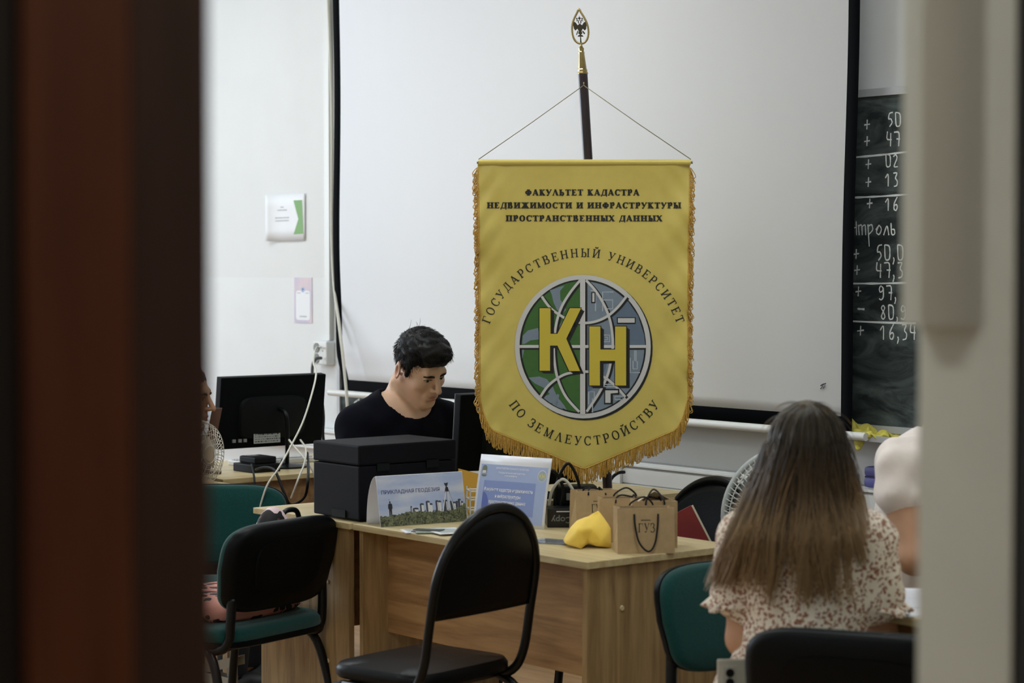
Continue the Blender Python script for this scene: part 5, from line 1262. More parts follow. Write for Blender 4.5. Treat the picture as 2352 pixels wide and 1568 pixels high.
# pole with brass finial, leaning a little, on a round foot
P_top = at_depth(1338.5, 169, 6.50)
tilt_x = 0.0615 * 1.0
base = Vector((P_top.x + tilt_x * P_top.z, 6.50, 0.0))
fp = thing('flag_pole', 'dark wooden banner pole with a brass leaf-shaped finial', 'pole', base, 0)
def pol(z, dx=0, dy=0): return (-tilt_x * z + dx, dy, z)
MB().tube([pol(0.03), pol(P_top.z)], 0.0145, 16).build('pole', M_pole, fp, smooth=True, sharp=40)
MB().lathe([(0.17, 0), (0.17, 0.012), (0.10, 0.022), (0.03, 0.04), (0.024, 0.10)], 28).build('foot', M_black, fp, smooth=True, sharp=40)
zt = P_top.z
def finial(x, y, z): return (x - tilt_x * (zt + z), y, zt + z)
FK = 6.5 / FPX
MB().lathe([(12 * FK, -1 * FK), (12.5 * FK, 1 * FK), (10.5 * FK, 5 * FK), (11 * FK, 9 * FK), (9.5 * FK, 11 * FK), (6.5 * FK, 45 * FK), (7 * FK, 49 * FK), (5.5 * FK, 51 * FK), (6.5 * FK, 58 * FK), (4 * FK, 60 * FK), (3 * FK, 64 * FK), (1.2 * FK, 67 * FK)], 8).map(finial).build('socket', M_brass, fp)
def drop_(r):
    out = []
    for i in range(40):
        a = 2 * PI * i / 40; y = -math.cos(a)          # -1 bottom, 1 tip
        w = math.sin(a) * (1 - 0.42 * (y + 1) / 2 - 0.30 * max(0, y) ** 2)
        out.append((w * (24.5 * FK - r), (106 * FK) + y * (39.5 * FK - r) + (0 if y < 0.9 else (y - 0.9) * 30 * FK)))
    return out
MB().tube([finial(x, 0, z) for x, z in drop_(0.002)], 0.0032, 8, closed=True).build('leaf_ring', M_brass, fp, smooth=True)
eg = [[(-0.004, -17), (0.004, -17), (5, -12), (3, -8), (6, -2), (5, 6), (0, 10), (-5, 6), (-6, -2), (-3, -8), (-5, -12)],
      [(5, 6), (9, 12), (13, 14), (15, 6), (14, -2), (11, -6), (6, -2)], [(-5, 6), (-9, 12), (-13, 14), (-15, 6), (-14, -2), (-11, -6), (-6, -2)],
      [(1, 8), (4, 12), (4, 16), (9, 15), (6, 18), (2, 17)], [(-1, 8), (-4, 12), (-4, 16), (-9, 15), (-6, 18), (-2, 17)],
      [(-3, 20), (3, 20), (3, 23), (1, 24), (0, 28), (-1, 24), (-3, 23)], [(4, 19), (8, 19), (7, 23), (5, 23)], [(-4, 19), (-8, 19), (-7, 23), (-5, 23)],
      [(6, -6), (11, -12), (9, -15), (4, -8)], [(-6, -6), (-10, -16), (-8, -16), (-4, -8)], [(-7, -20), (7, -20), (4, -16), (-4, -16)], [(-1, -20), (1, -20), (2, -37), (-2, -37)], [(-0.8, 16), (0.8, 16), (0.8, 21), (-0.8, 21)]]
em = MB()
for l in eg: em.prism([(x * FK, 104 * FK + z * FK) for x, z in l], -0.0015, 0.0015)
em.map(finial).build('double_headed_eagle', M_bronze, fp)
MB().tube([finial(0, -0.0145, -30 * FK), finial(0.0005, -0.020, -27 * FK), finial(0.001, -0.026, -24 * FK), finial(0.001, -0.0145, -20 * FK)], 0.0018, 6).build('hook', M_brass, fp, smooth=True)
# ------------------------------------------------------------------ fans
M_fan = mat('fan_grey', (176, 182, 182), 0.4); M_wire = mat('fan_wire', (206, 208, 200), 0.4)
fc = at_depth(1835, 1190, 5.88)
FR = 0.194
sf = thing('pedestal_fan', 'large pale grey pedestal fan behind the long-haired person', 'fan', (fc.x, fc.y + 0.10, 0), math.radians(-8))
zc = fc.z
MB().lathe([(0.16, 0), (0.16, 0.012), (0.05, 0.03), (0.02, 0.05)], 28).build('base', M_fan, sf, smooth=True, sharp=40)
MB().tube([(0, 0, 0.03), (0, 0, zc - 0.05)], 0.013, 12).build('column', M_fan, sf, smooth=True)
MB().ell((0, -0.0, zc), (0.055, 0.075, 0.06), 18, 12).build('motor', M_fan, sf, smooth=True)
for yy, bow, nm in ((-0.09, -0.05, 'front_guard'), (-0.075, 0.035, 'rear_guard')):
    g = MB()
    for r, f in ((0.05, 1), (0.085, 0.86), (0.12, 0.68), (0.155, 0.42), (0.178, 0.2)):
        g.tube([(r * math.cos(a), yy + bow * f, zc + r * math.sin(a)) for a in [2 * PI * i / 40 for i in range(40)]], 0.0014, 5, closed=True)
    for i in range(72):
        a = 2 * PI * i / 72; tw = 0.12 if nm == 'front_guard' else -0.12
        g.tube([(r * math.cos(a + tw * f), yy + bow * f, zc + r * math.sin(a + tw * f)) for r, f in ((0.05, 1), (0.085, 0.86), (0.12, 0.68), (0.155, 0.42), (FR, 0))], 0.0013, 4, caps=False)
    g.build(nm, M_wire, sf, smooth=True, fix=False)
MB().tube([(FR * math.cos(a), -0.083, zc + FR * math.sin(a)) for a in [2 * PI * i / 60 for i in range(60)]], 0.0085, 10, closed=True).build('rim', M_fan, sf, smooth=True)
MB().lathe([(0.048, 0), (0.05, 0.008), (0.03, 0.016)], 24).map(lambda x, y, z: (x, -0.138 - z, zc + y)).build('badge', M_fan, sf, smooth=True)
for i in range(3):
    a0 = 2 * PI * i / 3
    def blade(u, v):
        r = 0.03 + 0.14 * u; a = a0 + (v - 0.5) * (1.1 + 0.3 * math.sin(u * PI)); return (r * math.cos(a), -0.09 + 0.03 * (v - 0.5), zc + r * math.sin(a))
    solid(MB().grid(blade, 8, 8).build('blade', mat('fan_blade', (120, 130, 132), 0.3), sf, smooth=True), 0.002)

dc = at_depth(450, 1042, 7.25)
df = thing('desk_fan', 'small white wire-cage fan in front of the face at the dark door edge', 'fan', (dc.x, dc.y, 0.75), math.radians(58))
hz = dc.z - 0.75; R1 = 0.118
cg = MB()
for i in range(40):
    a = 2 * PI * i / 40
    z1 = [(0.028, -0.060), (0.07, -0.055), (R1 - 0.012, -0.035), (R1, 0.0), (R1 - 0.012, 0.03), (0.06, 0.045)]
    cg.tube([(r * math.cos(a + 0.25 * (k % 2) * 0.3), y, hz + r * math.sin(a + 0.25 * (k % 2) * 0.3)) for k, (r, y) in enumerate(z1)], 0.0012, 4, caps=False)
for r, y in ((0.03, -0.06), (0.07, -0.055), (R1 - 0.012, -0.035), (R1, 0.0), (R1 - 0.012, 0.03), (0.06, 0.045)):
    cg.tube([(r * math.cos(a), y, hz + r * math.sin(a)) for a in [2 * PI * i / 32 for i in range(32)]], 0.0016, 5, closed=True)
cg.build('cage', mat('cage_white', (214, 208, 192), 0.5), df, smooth=True, fix=False)
M_beige = mat('fan_beige', (196, 176, 146), 0.5)
MB().lathe([(0.045, 0), (0.055, 0.02), (0.055, 0.06), (0.03, 0.08)], 24).map(lambda x, y, z: (x, 0.05 + z, hz + y)).build('motor', M_beige, df, smooth=True, sharp=40)
MB().tube(bez([(0, 0.08, hz - 0.05), (0, 0.06, hz * 0.5), (0, 0.02, 0.012)], 6), 0.014, 10).build('stand', M_beige, df, smooth=True)
MB().lathe([(0.075, 0), (0.075, 0.01), (0.03, 0.022)], 24, (0, 0.02, 0)).build('base', M_beige, df, smooth=True, sharp=40)
for i in range(3):
    a0 = 2 * PI * i / 3
    def blade(u, v):
        r = 0.02 + 0.075 * u; a = a0 + (v - 0.5) * 1.2; return (r * math.cos(a), 0.0 + 0.02 * (v - 0.5), hz + r * math.sin(a))
    solid(MB().grid(blade, 6, 6).build('blade', M_beige, df, smooth=True), 0.002)
# small stand for the desk fan: the left end of a side table
sp_ = thing('side_table', 'small oak side table under the wire-cage fan behind the door edge', 'table', (dc.x - 0.03, dc.y, 0), ROOM)
MB().box(-0.12, 0.12, -0.12, 0.12, 0.732, 0.75, 0.002).build('tabletop', W_top, sp_)
for x in (-0.10, 0.10):
    for y in (-0.10, 0.10): MB().box(x - 0.015, x + 0.015, y - 0.015, y + 0.015, 0, 0.7315).build('leg', W_end_shaded, sp_)
sb_ = thing('brown_slab', 'narrow dark brown slab standing between the face and the left monitor', 'slab', R3(1.43, 1.25, 0.75), 0.1)
MB().box(-0.018, 0.018, -0.006, 0.006, 0, 0.235, 0.002).map(lambda x, y, z: (x + 0.2 * z - 0.03, y, z)).build('board', mat('brown_wood', (92, 66, 50), 0.6, noise=0.1), sb_)
MB().box(-0.06, 0.05, -0.03, 0.03, 0, 0.008).map(lambda x, y, z: (x - 0.02, y, z)).build('foot', mat('brown_wood', (92, 66, 50)), sb_)
# ------------------------------------------------------------------ people
def skin_mat(name, col, dark):
    m = bpy.data.materials.new(name); m.use_nodes = True; nt = m.node_tree; b = nt.nodes['Principled BSDF']
    b.inputs['Roughness'].default_value = 0.5; b.inputs['Subsurface Weight'].default_value = 0.12; b.inputs['Subsurface Radius'].default_value = (0.012, 0.005, 0.003)
    tc = nt.nodes.new('ShaderNodeTexCoord'); n = nt.nodes.new('ShaderNodeTexNoise'); n.inputs['Scale'].default_value = 26; n.inputs['Detail'].default_value = 4; nt.links.new(tc.outputs['Object'], n.inputs[0])
    mx = nt.nodes.new('ShaderNodeMixRGB'); mx.inputs[1].default_value = rgb(*[c * 0.94 for c in col]); mx.inputs[2].default_value = rgb(*[min(255, c * 1.05) for c in col]); nt.links.new(n.outputs['Fac'], mx.inputs[0])
    at = nt.nodes.new('ShaderNodeAttribute'); at.attribute_name = 'blush'
    m2 = nt.nodes.new('ShaderNodeMixRGB'); m2.inputs[2].default_value = rgb(*dark); nt.links.new(mx.outputs[0], m2.inputs[1]); nt.links.new(at.outputs['Fac'], m2.inputs[0])
    nt.links.new(m2.outputs[0], b.inputs['Base Color']); return m
M_skin = skin_mat('skin_pale', (214, 176, 148), (168, 96, 82)); M_skin2 = skin_mat('skin_tan', (190, 146, 114), (150, 84, 70))
M_hair_dark = mat('hair_dark', (15, 13, 13), 0.5, noise=0.3, nscale=200, spec=0.22)
M_tee_navy = mat('navy_jersey', (10, 11, 20), 0.85, noise=0.12, nscale=300, bump=0.1, bscale=500, spec=0.08)
M_tee_white = mat('white_jersey', (226, 216, 208), 0.85, noise=0.03, nscale=60, bump=0.1, bscale=500)
M_trous = mat('dark_trousers', (26, 28, 34), 0.85); M_beige_tr = mat('beige_trousers', (184, 176, 162), 0.85)
M_shoe = mat('black_shoe', (14, 14, 15), 0.5)

def rot_head(yaw, pitch, roll=0):
    return np.array(Matrix.Rotation(yaw, 3, 'Z') @ Matrix.Rotation(pitch, 3, 'X') @ Matrix.Rotation(roll, 3, 'Y'))
def add_head(B, H, R, sc=1.0, full=True):
    H = np.array(H, float)
    def T(p): return H + R @ (np.array(p, float) * sc)
    def e(c, r, k=0.012, op=1, rot=None):
        RR = R if rot is None else R @ np.array(rot); B.e(T(c), np.array(r) * sc, RR, k * sc, op)
    def c(a, b, ra, rb, k=0.012, op=1): B.c(T(a), T(b), ra * sc, rb * sc, k * sc, op)
    e((0, 0.010, 0.038), (0.073, 0.087, 0.083), 0.02)
    e((0, -0.030, 0.000), (0.063, 0.062, 0.078), 0.03)
    e((0, -0.040, -0.050), (0.053, 0.050, 0.062), 0.03)
    for s in (-1, 1):
        c((s * 0.052, 0.010, -0.052), (s * 0.020, -0.072, -0.098), 0.018, 0.014, 0.025)
        e((s * 0.043, -0.062, -0.022), (0.020, 0.018, 0.016), 0.022)
    e((0, -0.080, -0.102), (0.021, 0.016, 0.016), 0.018)
    c((-0.036, -0.081, 0.030), (0.036, -0.081, 0.030), 0.011, 0.011, 0.016)
    e((0, -0.080, 0.012), (0.012, 0.014, 0.022), 0.014)
    for s in (-1, 1): e((s * 0.031, -0.100, 0.010), (0.018, 0.016, 0.011), 0.009, -1)
    c((0, -0.092, 0.018), (0, -0.121, -0.025), 0.0075, 0.0105, 0.009)
    for s in (-1, 1): e((s * 0.0125, -0.104, -0.030), (0.0080, 0.0110, 0.0075), 0.006)
    for s in (-1, 1): e((s * 0.0075, -0.110, -0.0385), (0.0038, 0.0048, 0.003), 0.003, -1)
    e((0, -0.088, -0.062), (0.030, 0.014, 0.024), 0.014)
    e((0, -0.0985, -0.0580), (0.021, 0.0075, 0.0050), 0.004)
    e((0, -0.0970, -0.0695), (0.018, 0.0080, 0.0060), 0.004)
    c((-0.021, -0.1035, -0.0637), (0.021, -0.1035, -0.0637), 0.0027, 0.0027, 0.003, -1)
    e((0, -0.1000, -0.0830), (0.020, 0.007, 0.005), 0.008, -1)
    for s in (-1, 1):
        e((s * 0.031, -0.0775, 0.0085), (0.0150, 0.0120, 0.0115), 0.004)
        Re = Matrix.Rotation(s * 0.45, 3, 'Z') @ Matrix.Rotation(-0.15, 3, 'X')
        e((s * 0.083, 0.020, -0.004), (0.0085, 0.0200, 0.033), 0.006, 1, Re)
        e((s * 0.092, 0.015, -0.002), (0.007, 0.0115, 0.020), 0.004, -1, Re)
        e((s * 0.0765, 0.003, -0.012), (0.004, 0.005, 0.007), 0.004, 1)
    return T
def face_parts(o, T, sc, hair, R, brow_t=0.0036):
    eye_w = mat('eye_white', (196, 190, 182), 0.3); eye_d = mat('eye_dark', (26, 20, 18), 0.25)
    Rm = Matrix([list(map(float, r)) for r in R])
    for s in (-1, 1):
        ew = MB().ell(T((s * 0.031, -0.0795, 0.0055)), (0.0125 * sc, 0.0118 * sc, 0.0056 * sc), 14, 10, Rm).build('eye', eye_w, o, smooth=True)
        MB().ell(T((s * 0.031 - 0.003, -0.0865, 0.0050)), (0.0058 * sc, 0.0056 * sc, 0.0050 * sc), 12, 8, Rm).build('iris', eye_d, ew, smooth=True)
        MB().tube(bez([T((s * 0.017, -0.0915, 0.0085)), T((s * 0.026, -0.0935, 0.0118)), T((s * 0.037, -0.0895, 0.0110)), T((s * 0.046, -0.080, 0.0065))], 5), 0.0012 * sc, 6).build('eyelashes', eye_d, o, smooth=True)
        bw = [T((s * 0.012, -0.0935, 0.0205)), T((s * 0.022, -0.0945, 0.0240)), T((s * 0.036, -0.0925, 0.0255)), T((s * 0.051, -0.0800, 0.0215))]
        pts = bez(bw, 5); n = len(pts)
        MB().tube(pts, [brow_t * sc * (0.75 + 0.5 * math.sin(PI * (0.15 + 0.8 * i / n))) * (1 - 0.5 * (i / n) ** 3) for i in range(n)], 7).build('eyebrow', hair, o, smooth=True)
def blush(o, T, sc, spots):
    n = len(o.data.vertices); P = np.empty(n * 3, np.float32); o.data.vertices.foreach_get('co', P); P = P.reshape(-1, 3)
    v = np.zeros(n, np.float32)
    for c, r, a in spots: v = np.maximum(v, a * np.exp(-(((P - np.array(T(c))) / (np.array(r) * sc)) ** 2).sum(1)))
    at = o.data.attributes.new('blush', 'FLOAT', 'POINT'); at.data.foreach_set('value', v.astype(np.float32))
FACE_SPOTS = [((0, -0.104, -0.0585), (0.020, 0.012, 0.0050), 0.95), ((0, -0.103, -0.069), (0.017, 0.012, 0.0055), 0.95), ((0, -0.12, -0.026), (0.012, 0.012, 0.012), 0.22), ((0.082, 0.016, 0), (0.016, 0.02, 0.03), 0.55), ((-0.082, 0.016, 0), (0.016, 0.02, 0.03), 0.55), ((0.042, -0.075, -0.03), (0.02, 0.02, 0.018), 0.18), ((-0.042, -0.075, -0.03), (0.02, 0.02, 0.018), 0.18)]
def add_hand(B, wrist, aim, up, s=1.0, curl=0.6, side=1):
    """palm, four fingers and a thumb; aim: pointing direction, up: back of the hand"""
    w = np.array(wrist, float); a = np.array(aim, float); a /= np.linalg.norm(a); u = np.array(up, float); u -= a * (u @ a); u /= np.linalg.norm(u); x = np.cross(a, u) * side
    B.c(w, w + a * 0.045 * s, 0.022 * s, 0.026 * s, 0.015)
    B.c(w + a * 0.05 * s - x * 0.018 * s, w + a * 0.05 * s + x * 0.020 * s, 0.015 * s, 0.014 * s, 0.012)
    for i, (off, L) in enumerate(((-0.027, 0.072), (-0.009, 0.080), (0.009, 0.075), (0.026, 0.058))):
        p = w + a * 0.072 * s + x * off * s; d = a.copy(); r = 0.0088 * s
        for k, f in enumerate((0.42, 0.32, 0.26)):
            ang = curl * (0.5 + 0.5 * k); d = d * math.cos(ang) - u * math.sin(ang); d /= np.linalg.norm(d)
            q = p + d * L * f * s; B.c(p, q, r, r * 0.92, 0.005); p = q; r *= 0.92
    p = w + a * 0.022 * s - x * 0.022 * s; d = a * 0.6 - x * 0.75 - u * 0.3; d /= np.linalg.norm(d)
    q = p + d * 0.036 * s; B.c(p, q, 0.011 * s, 0.0095 * s, 0.008); d2 = a * 0.9 - x * 0.2 - u * 0.35; d2 /= np.linalg.norm(d2); B.c(q, q + d2 * 0.03 * s, 0.0095 * s, 0.008 * s, 0.004)
def grid_for(lo, hi, fine=None, h=0.009, hf=0.0024):
    return [axis(lo[i], hi[i], None if fine is None else fine[i], h, hf) for i in range(3)]
def cutplane(D, xs, ys, zs, p, n):
    """remove everything on the n side of the plane through p"""
    X, Y, Z = xs[:, None, None], ys[None, :, None], zs[None, None, :]
    return np.maximum(D, ((X - p[0]) * n[0] + (Y - p[1]) * n[1] + (Z - p[2]) * n[2]).astype(np.float32))
def cutball(D, xs, ys, zs, c, r):
    X, Y, Z = xs[:, None, None], ys[None, :, None], zs[None, None, :]
    d = np.sqrt(((X - c[0]) / r[0]) ** 2 + ((Y - c[1]) / r[1]) ** 2 + ((Z - c[2]) / r[2]) ** 2) - 1
    return np.maximum(D, (-d * min(r)).astype(np.float32))
def addwav(D, xs, ys, zs, seed, f, a): return D + wav(xs[:, None, None], ys[None, :, None], zs[None, None, :], seed, f, a).astype(np.float32)
def legs(B, hipz=0.545, knee=(0.12, -0.42, 0.50), ank=(0.12, -0.40, 0.09), r=(0.085, 0.062, 0.045), hx=0.09, turn=0.0):
    for s in (-1, 1):
        B.c((s * hx, 0.0, hipz), (s * knee[0] + turn, knee[1], knee[2]), r[0], r[1], 0.04); B.c((s * knee[0] + turn, knee[1], knee[2]), (s * ank[0] + turn, ank[1], ank[2]), r[1], r[2], 0.03)
def shoes(o, ank, m, turn=0.0):
    for s in (-1, 1):
        x, y = s * ank[0] + turn, ank[1]
        MB().ell((x, y - 0.07, 0.035), (0.046, 0.135, 0.055), 16, 10).map(lambda a, b, c: (a, b, max(c, 0.0))).build('shoe', m, o, smooth=True)

# ---- the seated man
def seated_man():
    loc = (-0.432, 7.150, 0); rz = facing(WX, WY)
    o = thing('person', 'dark-haired person in a navy T-shirt looking down at the monitor', 'person', loc, rz)
    R = rot_head(math.radians(6), math.radians(29), math.radians(-9)); H = (0.034, -0.160, 1.155)
    B = Body(); tor = Body()
    for b in (B, tor):
        b.e((0, -0.005, 0.60), (0.165, 0.120, 0.14), k=0.05); b.e((0, -0.045, 0.78), (0.150, 0.110, 0.17), k=0.06); b.e((0, -0.085, 0.92), (0.168, 0.108, 0.15), k=0.06)
        for s in (-1, 1):
            b.c((s * 0.05, -0.085, 1.015), (s * 0.172, -0.095, 0.978), 0.052, 0.052, 0.05)
            b.c((s * 0.182, -0.10, 0.965), (s * 0.225, -0.150, 0.76), 0.056, 0.045, 0.03)
    T = add_head(B, H, R, 0.94)
    B.c((0, -0.068, 1.00), (0.018, -0.100, 1.110), 0.060, 0.048, 0.014)
    for s in (-1, 1):
        B.c((s * 0.018, -0.118, 1.005), (0.018 + s * 0.046, -0.098, 1.105), 0.013, 0.011, 0.018)
        B.c((s * 0.225, -0.150, 0.76), (s * 0.13, -0.36, 0.79), 0.042, 0.028, 0.025); add_hand(B, (s * 0.13, -0.36, 0.79), (-s * 0.25, -1, -0.05), (0, 0, 1), 1.0, 0.35, s)
    legs(B)
    xs, ys, zs = grid_for((-0.32, -0.60, 0.03), (0.32, 0.18, 1.34), ((-0.095, 0.105), (-0.345, -0.10), (1.02, 1.29)), 0.010, 0.0023)
    P, Q = nets(B.field(xs, ys, zs), xs, ys, zs); body = mesh_obj('body', P, Q, M_skin, o); blush(body, T, 0.94, FACE_SPOTS)
    face_parts(o, T, 0.94, M_hair_dark, R)
    xs, ys, zs = grid_for((-0.34, -0.30, 0.46), (0.34, 0.18, 1.12), None, 0.0075)
    D = tor.field(xs, ys, zs, 0.010); D = addwav(D, xs, ys, zs, 4, 55, 0.006)
    D = cutball(D, xs, ys, zs, (0.004, -0.140, 1.060), (0.096, 0.088, 0.082)); D = cutplane(D, xs, ys, zs, (0, 0, 0.50), (0, 0, -1))
    for s in (-1, 1): D = cutplane(D, xs, ys, zs, (s * 0.225, -0.15, 0.80), (s * 0.25, -0.2, -0.94))
    P, Q = nets(D, xs, ys, zs); mesh_obj('t_shirt', P, Q, M_tee_navy, o)
    lg = Body(); legs(lg); lg.e((0, 0, 0.56), (0.17, 0.125, 0.09), k=0.05)
    xs, ys, zs = grid_for((-0.25, -0.56, 0.07), (0.25, 0.18, 0.68), None, 0.012)
    P, Q = nets(lg.field(xs, ys, zs, 0.008), xs, ys, zs); mesh_obj('trousers', P, Q, M_trous, o); shoes(o, (0.12, -0.40), M_shoe)
    # hair
    hb = Body()
    def e(c, r, k=0.02, op=1): hb.e(T(c), np.array(r) * 0.94, R, k, op)
    e((0, 0.014, 0.058), (0.083, 0.093, 0.088)); e((0, -0.030, 0.108), (0.066, 0.066, 0.030), 0.03); e((0.0, -0.072, 0.088), (0.058, 0.036, 0.032), 0.025); e((0, 0.068, 0.0), (0.052, 0.024, 0.050), 0.02)
    for s in (-1, 1): e((s * 0.0735, -0.022, 0.030), (0.010, 0.020, 0.042), 0.012)
    e((0, -0.112, 0.004), (0.080, 0.062, 0.058), 0.008, -1)
    for s in (-1, 1): e((s * 0.088, 0.030, -0.016), (0.030, 0.044, 0.050), 0.006, -1)
    for s in (-1, 1): e((s * 0.080, -0.060, 0.005), (0.026, 0.034, 0.048), 0.008, -1)
    xs, ys, zs = grid_for(tuple(np.array(H) - 0.15), tuple(np.array(H) + 0.16), None, 0.0030)
    D = addwav(addwav(hb.field(xs, ys, zs), xs, ys, zs, 9, 150, 0.0035), xs, ys, zs, 12, 420, 0.0016)
    P, Q = nets(D, xs, ys, zs); hair = mesh_obj('hair', P, Q, M_hair_dark, o)
    rs = np.random.RandomState(2); cen = np.array(T((0, 0.015, 0.03))); pick = rs.choice(len(P), 4200); L = []
    fwd = R @ np.array([0, -1, 0]); dn = R @ np.array([0, 0, -1])
    for i in pick:
        p = P[i]; n = p - cen; n /= np.linalg.norm(n); loc_ = R.T @ (p - np.array(H))
        if loc_[1] < 0.02 and loc_[2] < 0.0: continue
        if loc_[1] < -0.055 and loc_[2] < 0.085: continue
        f = fwd * (0.9 if loc_[2] > 0.07 else 0.35) + dn * (0.25 if loc_[2] > 0.07 else 0.9) + rs.randn(3) * 0.25
        f -= n * (f @ n); f /= np.linalg.norm(f) + 1e-9; l = rs.uniform(0.010, 0.024)
        q = p - n * 0.003
        L.append(np.stack([q, q + f * l * 0.35 + n * 0.003, q + f * l * 0.7 + n * 0.0045, q + f * l + n * (0.004 + 0.004 * rs.rand())]))
    for k in range(10):
        p = np.array(T((rs.uniform(-0.05, 0.03), rs.uniform(-0.02, 0.08), 0.135))); d = rs.randn(3) * 0.3 + np.array([0, 0, 1.0]); d /= np.linalg.norm(d); L.append(np.stack([p - d * 0.012, p, p + d * 0.008, p + d * 0.016 + rs.randn(3) * 0.003]))
    strands('hair_strands', L, 0.0007, 0.0003, M_hair_dark, o)
    for c in o.children:
        if c.name.startswith('hair_strands'): c.parent = hair
seated_man()

# ---- the long-haired person
M_flor = bpy.data.materials.new('floral_print'); M_flor.use_nodes = True
def _flor():
    nt = M_flor.node_tree; b = nt.nodes['Principled BSDF']; b.inputs['Roughness'].default_value = 0.85
    tc = nt.nodes.new('ShaderNodeTexCoord')
    dn = nt.nodes.new('ShaderNodeTexNoise'); dn.inputs['Scale'].default_value = 60; dn.inputs['Detail'].default_value = 2; nt.links.new(tc.outputs['Object'], dn.inputs[0])
    ad = nt.nodes.new('ShaderNodeMixRGB'); ad.inputs[0].default_value = 0.022; nt.links.new(tc.outputs['Object'], ad.inputs[1]); nt.links.new(dn.outputs['Color'], ad.inputs[2])
    v = nt.nodes.new('ShaderNodeTexVoronoi'); v.inputs['Scale'].default_value = 115; nt.links.new(ad.outputs[0], v.inputs['Vector'])
    cr = nt.nodes.new('ShaderNodeValToRGB'); e = cr.color_ramp.elements
    e[0].position = 0.10; e[0].color = rgb(206, 178, 140); e[1].position = 0.24; e[1].color = rgb(126, 72, 58)
    x = e.new(0.40); x.color = rgb(150, 96, 76); x = e.new(0.50); x.color = rgb(232, 222, 204)
    nt.links.new(v.outputs['Distance'], cr.inputs[0]); nt.links.new(cr.outputs[0], b.inputs['Base Color'])
_flor()
def hair_mat():
    m = bpy.data.materials.new('hair_ombre_lit_crown'); m.use_nodes = True; nt = m.node_tree; b = nt.nodes['Principled BSDF']; b.inputs['Roughness'].default_value = 0.42; b.inputs['Specular IOR Level'].default_value = 0.5
    a1 = nt.nodes.new('ShaderNodeAttribute'); a1.attribute_name = 'along'; a2 = nt.nodes.new('ShaderNodeAttribute'); a2.attribute_name = 'tone'
    ad = nt.nodes.new('ShaderNodeMath'); ad.operation = 'MULTIPLY_ADD'; ad.inputs[1].default_value = 0.34; nt.links.new(a2.outputs['Fac'], ad.inputs[0]); nt.links.new(a1.outputs['Fac'], ad.inputs[2])
    cr = nt.nodes.new('ShaderNodeValToRGB'); e = cr.color_ramp.elements
    e[0].position = 0.0; e[0].color = rgb(112, 100, 76); e[1].position = 1.0; e[1].color = rgb(158, 128, 88)  # fair ends are ombre; paler roots paint in the highlight on the crown
    x = e.new(0.35); x.color = rgb(46, 40, 31); x = e.new(0.72); x.color = rgb(92, 74, 52)
    nt.links.new(ad.outputs[0], cr.inputs[0]); nt.links.new(cr.outputs[0], b.inputs['Base Color']); return m
M_ombre_lit_crown = hair_mat()
